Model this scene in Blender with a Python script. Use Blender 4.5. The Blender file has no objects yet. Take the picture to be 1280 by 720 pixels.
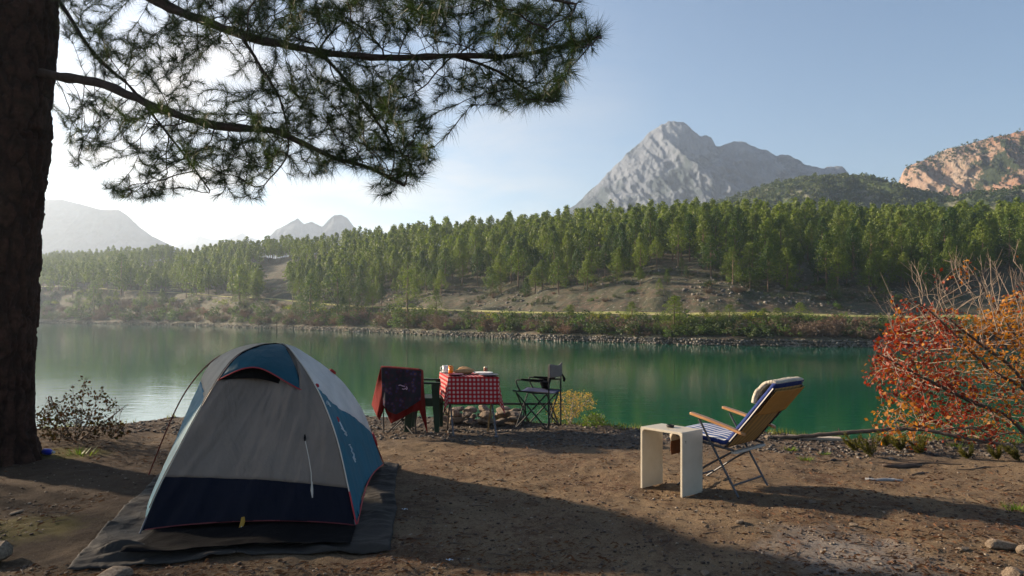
import bpy, bmesh, math, random
import numpy as np
from mathutils import Vector, Matrix, Quaternion
from mathutils.kdtree import KDTree

R = math.radians
C = bpy.context.scene.collection
SC = bpy.context.scene
random.seed(7)
rng = np.random.default_rng(7)

# ------------------------------------------------------------------ camera, light, world
FOC, HORZ, EYE = 900.0, 390.0, 1.55          # focal length in photo pixels, horizon row, eye height
cam = bpy.data.cameras.new('camera'); camo = bpy.data.objects.new('camera', cam); C.objects.link(camo)
cam.sensor_width = 36; cam.lens = FOC / 1280 * 36; cam.shift_y = (HORZ - 360) / 1280
cam.clip_start = 0.05; cam.clip_end = 20000
camo.location = (0, 0, EYE); camo.rotation_euler = (R(90), 0, 0)
SC.camera = camo
SUN_AZ, SUN_EL = -65.0, 19.0                 # azimuth from straight ahead (negative = left), elevation
sl = bpy.data.lights.new('sun', 'SUN'); slo = bpy.data.objects.new('sun', sl); C.objects.link(slo)
sl.energy = 5.0; sl.angle = R(2.0); sl.color = (1.0, 0.80, 0.58)
sd = Vector((math.sin(R(SUN_AZ)) * math.cos(R(SUN_EL)), math.cos(R(SUN_AZ)) * math.cos(R(SUN_EL)), math.sin(R(SUN_EL))))
slo.rotation_euler = sd.to_track_quat('Z', 'Y').to_euler()
SC.view_settings.view_transform = 'Standard'; SC.view_settings.look = 'None'
SC.view_settings.exposure = 1.5; SC.view_settings.gamma = 1.0
SC.cycles.max_bounces = 6; SC.cycles.diffuse_bounces = 3; SC.cycles.glossy_bounces = 3
SC.cycles.transmission_bounces = 4; SC.cycles.volume_bounces = 1; SC.cycles.transparent_max_bounces = 6
SC.cycles.sample_clamp_indirect = 6.0

W = bpy.data.worlds.new('World'); SC.world = W; W.use_nodes = True
nt = W.node_tree; nt.nodes.clear()
def N(nt, t, **kw):
    n = nt.nodes.new(t)
    for k, v in kw.items():
        if k.startswith('i_'):
            key = k[2:]
            key = int(key) if key.isdigit() else key.replace('_', ' ')
            n.inputs[key].default_value = v
        else: setattr(n, k, v)
    return n
def mth(nt, op, a, b=None, clamp=False):
    n = nt.nodes.new('ShaderNodeMath'); n.operation = op; n.use_clamp = clamp
    for i, v in enumerate((a, b)):
        if v is None: continue
        if isinstance(v, (int, float)): n.inputs[i].default_value = v
        else: nt.links.new(v, n.inputs[i])
    return n.outputs[0]
sky = N(nt, 'ShaderNodeTexSky', sky_type='NISHITA', sun_disc=False, sun_elevation=R(SUN_EL), sun_rotation=R(SUN_AZ),
        altitude=200, air_density=1.0, dust_density=0.4, ozone_density=1.8)
tcw = N(nt, 'ShaderNodeTexCoord')
sep = N(nt, 'ShaderNodeSeparateXYZ'); nt.links.new(tcw.outputs['Generated'], sep.inputs[0])
zz = mth(nt, 'ADD', mth(nt, 'MAXIMUM', sep.outputs[2], 0.0), 0.12)
cmb = N(nt, 'ShaderNodeCombineXYZ')
nt.links.new(mth(nt, 'DIVIDE', sep.outputs[0], zz), cmb.inputs[0]); nt.links.new(mth(nt, 'DIVIDE', sep.outputs[1], zz), cmb.inputs[1])
cn = N(nt, 'ShaderNodeTexNoise', i_Scale=1.15, i_Detail=7.0, i_Roughness=0.58, i_Distortion=0.25); nt.links.new(cmb.outputs[0], cn.inputs['Vector'])
cr = N(nt, 'ShaderNodeValToRGB'); cr.color_ramp.elements[0].position = 0.42; cr.color_ramp.elements[1].position = 0.68
nt.links.new(cn.outputs[0], cr.inputs[0])
dt = N(nt, 'ShaderNodeVectorMath', operation='DOT_PRODUCT'); nt.links.new(tcw.outputs['Generated'], dt.inputs[0]); dt.inputs[1].default_value = (math.sin(R(-38)), math.cos(R(-38)), 0.16)
mask = N(nt, 'ShaderNodeMapRange', clamp=True); nt.links.new(dt.outputs['Value'], mask.inputs[0])
mask.inputs[1].default_value = 0.66; mask.inputs[2].default_value = 1.0; mask.inputs[3].default_value = 0.0; mask.inputs[4].default_value = 0.95
fac = mth(nt, 'MULTIPLY', cr.outputs[0], mask.outputs[0], True)
mixc = N(nt, 'ShaderNodeMix', data_type='RGBA'); nt.links.new(fac, mixc.inputs[0]); nt.links.new(sky.outputs[0], mixc.inputs[6])
mixc.inputs[7].default_value = (6.9, 6.0, 5.0, 1)
bg = N(nt, 'ShaderNodeBackground', i_Strength=0.058); nt.links.new(mixc.outputs[2], bg.inputs[0])
wo = N(nt, 'ShaderNodeOutputWorld'); nt.links.new(bg.outputs[0], wo.inputs[0])

# ------------------------------------------------------------------ helpers
def P(px, py, d):
    return Vector(((px - 640) / FOC * d, d, EYE - (py - HORZ) / FOC * d))
def G(px, py):
    """the ground point that the photo shows at this pixel"""
    d = FOC * EYE / (py - HORZ); return Vector(((px - 640) / FOC * d, d, 0))

def tag(o, label=None, cat=None, group=None, kind=None):
    if label: o['label'] = label
    if cat: o['category'] = cat
    if group: o['group'] = group
    if kind: o['kind'] = kind
    return o
def link(name, mesh, parent=None, mats=None):
    if mats is not None and not mesh.materials:
        for m in (mats if isinstance(mats, (list, tuple)) else [mats]): mesh.materials.append(m)
    o = bpy.data.objects.new(name, mesh); C.objects.link(o)
    if parent is not None: o.parent = parent
    return o
def empty(name, loc=(0, 0, 0), rz=0.0):
    o = bpy.data.objects.new(name, None); C.objects.link(o); o.empty_display_size = 0.1
    o.location = loc; o.rotation_euler = (0, 0, rz); return o
def npmesh(name, v, f, smooth=False):
    """v (n,3) array, f (m,k) array, all faces with k corners"""
    v = np.asarray(v, np.float32); f = np.asarray(f, np.int32)
    me = bpy.data.meshes.new(name); k = f.shape[1]
    me.vertices.add(len(v)); me.vertices.foreach_set('co', v.ravel())
    me.loops.add(f.size); me.loops.foreach_set('vertex_index', f.ravel())
    me.polygons.add(len(f)); me.polygons.foreach_set('loop_start', np.arange(0, f.size, k, dtype=np.int32))
    me.polygons.foreach_set('loop_total', np.full(len(f), k, np.int32))
    if smooth: me.polygons.foreach_set('use_smooth', np.ones(len(f), bool))
    me.update(calc_edges=True); me.validate(); return me
def grid_faces(nu, nv, close_u=False):
    """vertices indexed i*nv+j"""
    i = np.arange(nu if close_u else nu - 1)[:, None]; j = np.arange(nv - 1)[None, :]
    i2 = (i + 1) % nu
    return np.stack([i * nv + j, i2 * nv + j, i2 * nv + j + 1, i * nv + j + 1], -1).reshape(-1, 4)
def hash2(ix, iy, seed):
    h = (ix.astype(np.int64) * 374761393 + iy.astype(np.int64) * 668265263 + seed * 974634777) & 0xffffffff
    h = ((h ^ (h >> 13)) * 1274126177) & 0xffffffff
    h = (h ^ (h >> 16)) & 0xffffffff
    return h / 4294967295.0
def vn(x, y, seed=0):
    ix = np.floor(x); iy = np.floor(y); fx = x - ix; fy = y - iy
    fx = fx * fx * (3 - 2 * fx); fy = fy * fy * (3 - 2 * fy)
    a = hash2(ix, iy, seed); b = hash2(ix + 1, iy, seed); c = hash2(ix, iy + 1, seed); d = hash2(ix + 1, iy + 1, seed)
    return (a * (1 - fx) + b * fx) * (1 - fy) + (c * (1 - fx) + d * fx) * fy - 0.5
def fbm(x, y, oct=4, seed=0, rough=0.5):
    s = 0; a = 1.0
    for o in range(oct):
        s = s + a * vn(x * 2 ** o + o * 17.3, y * 2 ** o - o * 9.1, seed + o); a *= rough
    return s
def ridged(x, y, oct=4, seed=0, rough=0.5):
    s = 0; a = 1.0
    for o in range(oct):
        s = s + a * (1 - np.abs(vn(x * 2 ** o + o * 13.7, y * 2 ** o + o * 5.1, seed + o)) * 4).clip(-1, 1); a *= rough
    return s
def worley(x, y, seed=0):
    ix = np.floor(x); iy = np.floor(y)
    f1 = np.full(x.shape, 9.0); f2 = f1.copy(); cid = np.zeros(x.shape)
    for dx in (-1, 0, 1):
        for dy in (-1, 0, 1):
            cx = ix + dx; cy = iy + dy
            px = cx + hash2(cx, cy, seed) * 0.9; py = cy + hash2(cx, cy, seed + 5) * 0.9
            d = np.hypot(px - x, py - y); h = hash2(cx, cy, seed + 9)
            n = d < f1
            f2 = np.where(n, f1, np.minimum(f2, d)); cid = np.where(n, h, cid); f1 = np.where(n, d, f1)
    return f1, f2, cid

class MB:
    """collects shapes into one mesh"""
    def __init__(s): s.v = []; s.f = []; s.m = []; s.n = 0
    def add(s, v, f, mi=0):
        s.v.extend([tuple(q) for q in v]); s.f.extend([tuple(i + s.n for i in q) for q in f]); s.m.extend([mi] * len(f)); s.n += len(v)
    def tube(s, pts, r, seg=8, mi=0, cap=True, flat=1.0):
        pts = [Vector(p) for p in pts]; n = len(pts)
        rr = r if isinstance(r, (list, tuple)) else [r] * n
        v = []; f = []; up = None
        for i, p in enumerate(pts):
            t = (pts[min(i + 1, n - 1)] - pts[max(i - 1, 0)])
            t = t.normalized() if t.length > 1e-9 else Vector((0, 0, 1))
            if up is None: up = t.orthogonal().normalized()
            up = (up - t * up.dot(t)); up = up.normalized() if up.length > 1e-6 else t.orthogonal().normalized()
            b = t.cross(up)
            for k in range(seg):
                a = 2 * math.pi * k / seg
                v.append(p + up * (math.cos(a) * rr[i]) + b * (math.sin(a) * rr[i] * flat))
        for i in range(n - 1):
            for k in range(seg):
                k2 = (k + 1) % seg; f.append((i * seg + k, i * seg + k2, (i + 1) * seg + k2, (i + 1) * seg + k))
        if cap: f.append(tuple(range(seg))[::-1]); f.append(tuple((n - 1) * seg + k for k in range(seg)))
        s.add(v, f, mi); return s
    def box(s, c, size, rot=None, mi=0):
        x, y, z = [q / 2 for q in size]; c = Vector(c)
        v = [Vector((a * x, b * y, d * z)) for a in (-1, 1) for b in (-1, 1) for d in (-1, 1)]
        if rot is not None: v = [rot @ q for q in v]
        s.add([q + c for q in v], [(0, 1, 3, 2), (4, 6, 7, 5), (0, 4, 5, 1), (2, 3, 7, 6), (0, 2, 6, 4), (1, 5, 7, 3)], mi); return s
    def lathe(s, prof, c=(0, 0, 0), seg=20, mi=0):
        c = Vector(c); v = []; f = []
        for (r, z) in prof:
            for k in range(seg):
                a = 2 * math.pi * k / seg; v.append(c + Vector((r * math.cos(a), r * math.sin(a), z)))
        for i in range(len(prof) - 1):
            for k in range(seg):
                k2 = (k + 1) % seg; f.append((i * seg + k, i * seg + k2, (i + 1) * seg + k2, (i + 1) * seg + k))
        s.add(v, f, mi); return s
    def build(s, name, mats, parent=None, smooth=False, bevel=0.0):
        me = bpy.data.meshes.new(name); me.from_pydata(s.v, [], s.f)
        for m in (mats if isinstance(mats, (list, tuple)) else [mats]): me.materials.append(m)
        me.polygons.foreach_set('material_index', s.m)
        if smooth: me.polygons.foreach_set('use_smooth', [True] * len(me.polygons))
        me.update(); o = bpy.data.objects.new(name, me); C.objects.link(o)
        if parent is not None: o.parent = parent
        if bevel:
            b = o.modifiers.new('bevel', 'BEVEL'); b.width = bevel; b.segments = 2; b.limit_method = 'ANGLE'
        return o

# ------------------------------------------------------------------ materials
def pmat(name, col, rough=0.8, **kw):
    m = bpy.data.materials.new(name); m.use_nodes = True
    b = m.node_tree.nodes['Principled BSDF']; b.inputs['Base Color'].default_value = (*col, 1); b.inputs['Roughness'].default_value = rough
    for k, v in kw.items(): b.inputs[k.replace('_', ' ')].default_value = v
    return m
def noisemat(name, cols, scale=5.0, rough=0.85, bump=0.0, bscale=None, detail=6.0, stretch=(1, 1, 1), coord='Object', pos=None, spec=0.3, nrough=0.6, bdist=0.02):
    """colour ramp over a stretched noise, with noise relief"""
    m = bpy.data.materials.new(name); m.use_nodes = True; t = m.node_tree; b = t.nodes['Principled BSDF']
    tc = N(t, 'ShaderNodeTexCoord'); mp = N(t, 'ShaderNodeMapping'); mp.inputs['Scale'].default_value = stretch
    t.links.new(tc.outputs[coord], mp.inputs[0])
    n = N(t, 'ShaderNodeTexNoise', i_Scale=scale, i_Detail=detail, i_Roughness=nrough); t.links.new(mp.outputs[0], n.inputs['Vector'])
    r = N(t, 'ShaderNodeValToRGB'); e = r.color_ramp.elements
    pos = pos or list(np.linspace(0.3, 0.7, len(cols)))
    while len(e) < len(cols): e.new(0.5)
    for i, c in enumerate(cols): e[i].position = pos[i]; e[i].color = (*c, 1)
    t.links.new(n.outputs[0], r.inputs[0]); t.links.new(r.outputs[0], b.inputs['Base Color'])
    b.inputs['Roughness'].default_value = rough; b.inputs['Specular IOR Level'].default_value = spec
    if bump:
        n2 = N(t, 'ShaderNodeTexNoise', i_Scale=bscale or scale * 4, i_Detail=8.0, i_Roughness=0.65); t.links.new(mp.outputs[0], n2.inputs['Vector'])
        bp = N(t, 'ShaderNodeBump', i_Strength=bump, i_Distance=bdist); t.links.new(n2.outputs[0], bp.inputs['Height']); t.links.new(bp.outputs[0], b.inputs['Normal'])
    return m
def leafmat(name, c1, c2, trans=0.4, rough=0.6, scale=0.6, objrand=0.25, tint=(1.5, 1.6, 0.7)):
    m = bpy.data.materials.new(name); m.use_nodes = True; t = m.node_tree; b = t.nodes['Principled BSDF']
    out = t.nodes['Material Output']
    g = N(t, 'ShaderNodeNewGeometry'); n = N(t, 'ShaderNodeTexNoise', i_Scale=scale, i_Detail=3.0); t.links.new(g.outputs['Position'], n.inputs['Vector'])
    oi = N(t, 'ShaderNodeObjectInfo')
    a = mth(t, 'ADD', n.outputs[0], mth(t, 'MULTIPLY', mth(t, 'SUBTRACT', oi.outputs['Random'], 0.5), objrand * 2))
    a = mth(t, 'ADD', a, mth(t, 'MULTIPLY', mth(t, 'SUBTRACT', g.outputs['Random Per Island'], 0.5), 0.35))
    mr = N(t, 'ShaderNodeMapRange', clamp=True); t.links.new(a, mr.inputs[0]); mr.inputs[1].default_value = 0.25; mr.inputs[2].default_value = 0.75
    mx = N(t, 'ShaderNodeMix', data_type='RGBA'); t.links.new(mr.outputs[0], mx.inputs[0])
    mx.inputs[6].default_value = (*c1, 1); mx.inputs[7].default_value = (*c2, 1)
    t.links.new(mx.outputs[2], b.inputs['Base Color']); b.inputs['Roughness'].default_value = rough; b.inputs['Specular IOR Level'].default_value = 0.25
    tr = N(t, 'ShaderNodeBsdfTranslucent'); mul = N(t, 'ShaderNodeMix', data_type='RGBA', blend_type='MULTIPLY'); mul.inputs[0].default_value = 1.0
    t.links.new(mx.outputs[2], mul.inputs[6]); mul.inputs[7].default_value = (*tint, 1); t.links.new(mul.outputs[2], tr.inputs[0])
    ms = N(t, 'ShaderNodeMixShader'); ms.inputs[0].default_value = trans
    t.links.new(b.outputs[0], ms.inputs[1]); t.links.new(tr.outputs[0], ms.inputs[2]); t.links.new(ms.outputs[0], out.inputs[0])
    return m

# ================================================================== SETTING
# ---- near ground
EX = [-60, -20, -12, -8, -6.2, -5.3, -5.0, -2.0, -0.95, 0.66, 1.55, 3.6, 4.3, 5.9, 10, 20, 60]
EY = [60, 24, 14, 10.5, 9.3, 9.7, 10.5, 10.7, 10.75, 10.15, 9.5, 9.15, 8.9, 8.5, 8.0, 6, -10]
def edge(x): return np.interp(x, EX, EY) + 0.14 * vn(x * 1.3, x * 0 + 3.3, 5) + 0.07 * vn(x * 4.3, x * 0 + 1.3, 6)
def gz(x, y):
    x = np.asarray(x, float); y = np.asarray(y, float)
    over = y - edge(x)
    h = 0.05 * fbm(x * 0.7, y * 0.7, 3, 11) + 0.022 * fbm(x * 4.1, y * 4.1, 3, 21, 0.6)
    h = h + 0.05 * np.exp(-((x + 5.2) ** 2 + (y - 8.2) ** 2) / 1.5)
    h = h + 0.035 * np.exp(-np.clip(over + 0.5, -9, 9) ** 2 / 0.15) * (0.4 + vn(x * 2.2, y * 2.2, 31))
    drop = np.clip(over, 0, None)
    return h - np.where(drop > 0, np.minimum(drop * 0.95 + 0.2 * np.minimum(drop * 3, 1) * 0.4, 3.6), 0)
def gzf(x, y): return float(gz(np.array([x]), np.array([y]))[0])
def axis(lo, hi, step, far, grow=1.25):
    a = list(np.arange(lo, hi + step / 2, step)); s = step
    while a[-1] < far[1]: s *= grow; a.append(a[-1] + s)
    s = step
    while a[0] > far[0]: s *= grow; a.insert(0, a[0] - s)
    return np.array(a)
gxs = axis(-6.6, 6.9, 0.035, (-400, 400)); gys = axis(3.6, 11.2, 0.032, (-400, 16))
GX, GY = np.meshgrid(gxs, gys, indexing='ij'); GZ = gz(GX, GY)
near = (GX > -7) & (GX < 7.2) & (GY > 3) & (GY < 12)
GZ = GZ + near * 0.009 * fbm(GX * 17, GY * 17, 2, 41, 0.7)

def ground_material():
    m = bpy.data.materials.new('dirt'); m.use_nodes = True; t = m.node_tree; b = t.nodes['Principled BSDF']
    g = N(t, 'ShaderNodeNewGeometry')
    def noise(s, d=5.0, r=0.6, dist=0.0):
        n = N(t, 'ShaderNodeTexNoise', i_Scale=s, i_Detail=d, i_Roughness=r, i_Distortion=dist); t.links.new(g.outputs['Position'], n.inputs['Vector']); return n.outputs[0]
    def ramp(inp, lo, hi):
        q = N(t, 'ShaderNodeMapRange', clamp=True); t.links.new(inp, q.inputs[0]); q.inputs[1].default_value = lo; q.inputs[2].default_value = hi; return q.outputs[0]
    def mix(f, a, c):
        x = N(t, 'ShaderNodeMix', data_type='RGBA')
        t.links.new(f, x.inputs[0])
        if isinstance(a, tuple): x.inputs[6].default_value = (*a, 1)
        else: t.links.new(a, x.inputs[6])
        x.inputs[7].default_value = (*c, 1); return x.outputs[2]
    c = mix(ramp(noise(1.1, 6), 0.35, 0.65), (0.240, 0.170, 0.100), (0.135, 0.095, 0.058))
    c = mix(ramp(noise(9, 6, 0.7), 0.48, 0.68), c, (0.200, 0.138, 0.086))
    # litter: reddish needles in patches
    lit = mth(t, 'MULTIPLY', ramp(noise(0.9, 4, 0.6, 0.5), 0.46, 0.62), ramp(noise(13, 6, 0.75), 0.42, 0.58))
    c = mix(mth(t, 'MULTIPLY', lit, 0.85), c, (0.072, 0.030, 0.017))
    dk = ramp(noise(38, 4, 0.8), 0.55, 0.63)
    c = mix(mth(t, 'MULTIPLY', dk, 0.75), c, (0.045, 0.028, 0.018))
    c = mix(mth(t, 'MULTIPLY', ramp(noise(115, 3, 0.8), 0.53, 0.60), 0.6), c, (0.050, 0.034, 0.024))
    c = mix(mth(t, 'MULTIPLY', ramp(noise(90, 3, 0.7), 0.60, 0.66), 0.6), c, (0.36, 0.29, 0.21))
    c = mix(mth(t, 'MULTIPLY', ramp(noise(2.7, 7, 0.75), 0.52, 0.64), 0.55), c, (0.085, 0.048, 0.028))
    # ash patch near the front right, an old fire place
    def blob(x, y, rx, ry, soft=1.0):
        v = N(t, 'ShaderNodeVectorMath', operation='SUBTRACT'); t.links.new(g.outputs['Position'], v.inputs[0]); v.inputs[1].default_value = (x, y, 0)
        v2 = N(t, 'ShaderNodeVectorMath', operation='MULTIPLY'); t.links.new(v.outputs[0], v2.inputs[0]); v2.inputs[1].default_value = (1 / rx, 1 / ry, 0)
        l = N(t, 'ShaderNodeVectorMath', operation='LENGTH'); t.links.new(v2.outputs[0], l.inputs[0])
        return mth(t, 'SUBTRACT', 1.0, l.outputs['Value'], True)
    ash = ramp(mth(t, 'ADD', blob(2.15, 4.6, 0.9, 0.85), mth(t, 'MULTIPLY', mth(t, 'SUBTRACT', noise(4, 6, 0.7), 0.5), 1.4)), 0.30, 0.75)
    c = mix(mth(t, 'MULTIPLY', ash, 0.62), c, (0.30, 0.275, 0.25))
    # grey gravel towards the water
    sp = N(t, 'ShaderNodeSeparateXYZ'); t.links.new(g.outputs['Position'], sp.inputs[0])
    gv = mth(t, 'ADD', sp.outputs[1], mth(t, 'MULTIPLY', mth(t, 'SUBTRACT', noise(1.0, 4), 0.5), 3.0))
    gv = mth(t, 'ADD', gv, mth(t, 'MULTIPLY', sp.outputs[0], 0.15))
    gvf = mth(t, 'MULTIPLY', ramp(gv, 8.0, 9.0), 0.75)
    gn = ramp(noise(22, 5, 0.8), 0.4, 0.62)
    gc = N(t, 'ShaderNodeMix', data_type='RGBA'); t.links.new(gn, gc.inputs[0]); gc.inputs[6].default_value = (0.030, 0.025, 0.022, 1); gc.inputs[7].default_value = (0.13, 0.11, 0.095, 1)
    fx = N(t, 'ShaderNodeMix', data_type='RGBA'); t.links.new(gvf, fx.inputs[0]); t.links.new(c, fx.inputs[6]); t.links.new(gc.outputs[2], fx.inputs[7])
    # tree shade on the ground at left, painted in as a darker colour
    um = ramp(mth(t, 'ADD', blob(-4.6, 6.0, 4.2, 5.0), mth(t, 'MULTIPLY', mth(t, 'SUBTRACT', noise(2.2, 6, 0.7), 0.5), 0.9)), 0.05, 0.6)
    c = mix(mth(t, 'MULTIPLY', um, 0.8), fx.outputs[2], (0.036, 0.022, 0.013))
    # moss
    ms = mth(t, 'MULTIPLY', ramp(mth(t, 'ADD', blob(-3.5, 5.1, 0.6, 0.5), mth(t, 'MULTIPLY', mth(t, 'SUBTRACT', noise(5, 5, 0.7), 0.5), 0.8)), 0.15, 0.5), 0.6)
    ms2 = mth(t, 'MULTIPLY', ramp(mth(t, 'ADD', blob(-4.75, 7.7, 0.6, 0.4), mth(t, 'MULTIPLY', mth(t, 'SUBTRACT', noise(5, 5, 0.7), 0.5), 0.8)), 0.15, 0.5), 0.7)
    c = mix(mth(t, 'MAXIMUM', ms, ms2), c, (0.11, 0.095, 0.02))
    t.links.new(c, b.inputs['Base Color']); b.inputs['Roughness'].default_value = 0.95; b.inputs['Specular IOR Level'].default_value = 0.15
    hs = mth(t, 'ADD', mth(t, 'MULTIPLY', noise(14, 8, 0.7), 1.0), mth(t, 'MULTIPLY', noise(60, 6, 0.8), 0.6))
    bp = N(t, 'ShaderNodeBump', i_Strength=1.0, i_Distance=0.034); t.links.new(hs, bp.inputs['Height']); t.links.new(bp.outputs[0], b.inputs['Normal'])
    return m
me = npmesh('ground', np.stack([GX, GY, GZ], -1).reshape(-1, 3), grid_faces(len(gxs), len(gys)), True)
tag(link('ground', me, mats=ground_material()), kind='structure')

# ---- lake
WZ = -2.0
def water_material():
    m = bpy.data.materials.new('lake_water'); m.use_nodes = True; t = m.node_tree; b = t.nodes['Principled BSDF']
    b.inputs['Base Color'].default_value = (0.001, 0.070, 0.033, 1); b.inputs['Roughness'].default_value = 0.05; b.inputs['IOR'].default_value = 1.33
    g = N(t, 'ShaderNodeNewGeometry')
    mp = N(t, 'ShaderNodeMapping'); mp.inputs['Scale'].default_value = (0.55, 1.3, 1); mp.inputs['Rotation'].default_value = (0, 0, R(12)); t.links.new(g.outputs['Position'], mp.inputs[0])
    n1 = N(t, 'ShaderNodeTexNoise', i_Scale=1.6, i_Detail=4.0, i_Roughness=0.55); t.links.new(mp.outputs[0], n1.inputs['Vector'])
    n2 = N(t, 'ShaderNodeTexNoise', i_Scale=0.12, i_Detail=3.0); t.links.new(mp.outputs[0], n2.inputs['Vector'])
    am = N(t, 'ShaderNodeMapRange', clamp=True); t.links.new(n2.outputs[0], am.inputs[0]); am.inputs[1].default_value = 0.35; am.inputs[2].default_value = 0.65; am.inputs[3].default_value = 0.45
    h = mth(t, 'MULTIPLY', n1.outputs[0], am.outputs[0])
    bp = N(t, 'ShaderNodeBump', i_Strength=1.0, i_Distance=0.011); t.links.new(h, bp.inputs['Height']); t.links.new(bp.outputs[0], b.inputs['Normal'])
    return m
me = npmesh('lake', [(-3300, -600, WZ), (600, -600, WZ), (600, 1500, WZ), (-3300, 1500, WZ)], [(0, 1, 2, 3)])
tag(link('lake', me, mats=water_material()), kind='structure')

# ---- far shore hillside: columns of (photo column, shore distance, path d/z, foot of the wood d/z, crest d/z)
def zz_(d, y): return EYE - (y - HORZ) / FOC * d
COLS = [(-900, 420, (445, 2.0), (470, 8), (600, 22)),
        (-200, 262, (285, 348), (305, 345), (430, 334)), (50, 240, (262, 359), (285, 352), (400, 334)), (200, 200, (222, 366), (243, 358), (335, 326)),
        (330, 157, (173, 375), (191, 365), (270, 323)), (450, 128, (143, 384), (161, 363), (225, 314)), (560, 106, (119, 389), (138, 358), (200, 308)),
        (700, 88, (98, 393), (117, 350), (180, 300)), (870, 77.5, (88, 396), (104, 345), (165, 294)), (1000, 74, (86, 396), (103, 348), (165, 295)),
        (1150, 71.5, (84, 398), (100, 350), (165, 295)), (1400, 70, (82, 399), (98, 352), (165, 290)), (2300, 70, (82, 400), (98, 352), (165, 290))]
def _zz(d, y): return y if abs(y) < 100 else zz_(d, y)
cpx = np.array([c[0] for c in COLS], float)
BD, BZ = [], []
for c in COLS:
    ds = c[1]; (dp, yp), (db, yb), (dc, yc) = c[2:]
    zp, zb, zc = _zz(dp, yp), _zz(db, yb), _zz(dc, yc)
    BD.append([ds - 15, ds, ds + 0.5, ds + 3.0, dp - 2.5, dp + 2.5, (dp + db) / 2 + 1, db, (db + dc) / 2, dc, dc + 40, dc + 150, 1400, 3400])
    BZ.append([-5.0, WZ - 0.1, WZ + 0.75, WZ + 1.3, zp - 0.1, zp + 0.4, (zp + zb) / 2 + 0.6, zb, zb + (zc - zb) * 0.55, zc, zc - 3, 8.0, 0.0, -3.0])
BD = np.array(BD); BZ = np.array(BZ)
def smooth_col(px):
    j = np.clip(np.searchsorted(cpx, px, 'right') - 1, 0, len(cpx) - 2); u = ((px - cpx[j]) / (cpx[j + 1] - cpx[j])).clip(0, 1)
    u = u * 0.65 + (u * u * (3 - 2 * u)) * 0.35
    return BD[j] * (1 - u[..., None]) + BD[j + 1] * u[..., None], BZ[j] * (1 - u[..., None]) + BZ[j + 1] * u[..., None]
def wobf(px): return 0.020 * vn(px / 61, px * 0, 61) + 0.010 * vn(px / 21, px * 0, 62)
def hz(px, d):
    px = np.atleast_1d(np.asarray(px, float)); d = np.atleast_1d(np.asarray(d, float))
    D_, Z_ = smooth_col(px); de = d * (1 + wobf(px))
    z = np.zeros(d.shape)
    for k in range(D_.shape[-1] - 1):
        m = (de >= D_[..., k]) & (de < D_[..., k + 1]); u = (de - D_[..., k]) / (D_[..., k + 1] - D_[..., k])
        z = np.where(m, Z_[..., k] * (1 - u) + Z_[..., k + 1] * u, z)
    x = (px - 640) / FOC * d
    land = np.clip((de - D_[..., 3]) / 10, 0, 1)
    onpath = np.exp(-((de - (D_[..., 4] + 2.5)) / 3.0) ** 2)
    amp = land * (1 - onpath)
    z = z + amp * (1.8 * fbm(x / 22, d / 22, 4, 71) + 0.35 * fbm(x / 2.6, d / 2.6, 3, 72))
    return z
def hzf(px, d): return float(hz(px, d)[0])
def pth(px): px = np.atleast_1d(np.asarray(px, float)); D_, Z_ = smooth_col(px); return D_[:, 4] + 2.5
upx = np.concatenate([np.arange(-900, -60, 12), np.arange(-60, 1340, 2.0), np.arange(1340, 2300, 12)])
rows = np.concatenate([np.linspace(0, 1, 6)[:-1], 1 + np.linspace(0, 1, 5)[:-1], 2 + np.linspace(0, 1, 5)[:-1], 3 + np.linspace(0, 1, 10)[:-1], 4 + np.linspace(0, 1, 8)[:-1],
                       5 + np.linspace(0, 1, 22)[:-1], 6 + np.linspace(0, 1, 16)[:-1], 7 + np.linspace(0, 1, 14)[:-1], 8 + np.linspace(0, 1, 14)[:-1], 9 + np.linspace(0, 1, 6)[:-1], 10 + np.linspace(0, 1, 8)[:-1], 11 + np.linspace(0, 1, 12)[:-1], 12 + np.linspace(0, 1, 6)])
D_, Z_ = smooth_col(upx); k0 = np.minimum(rows.astype(int), 12); fr = rows - k0
DD = D_[:, k0] * (1 - fr) + D_[:, k0 + 1] * fr; PX = np.repeat(upx[:, None], len(rows), 1)
DD = DD / (1 + wobf(PX)); HZ = hz(PX, DD)
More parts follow.
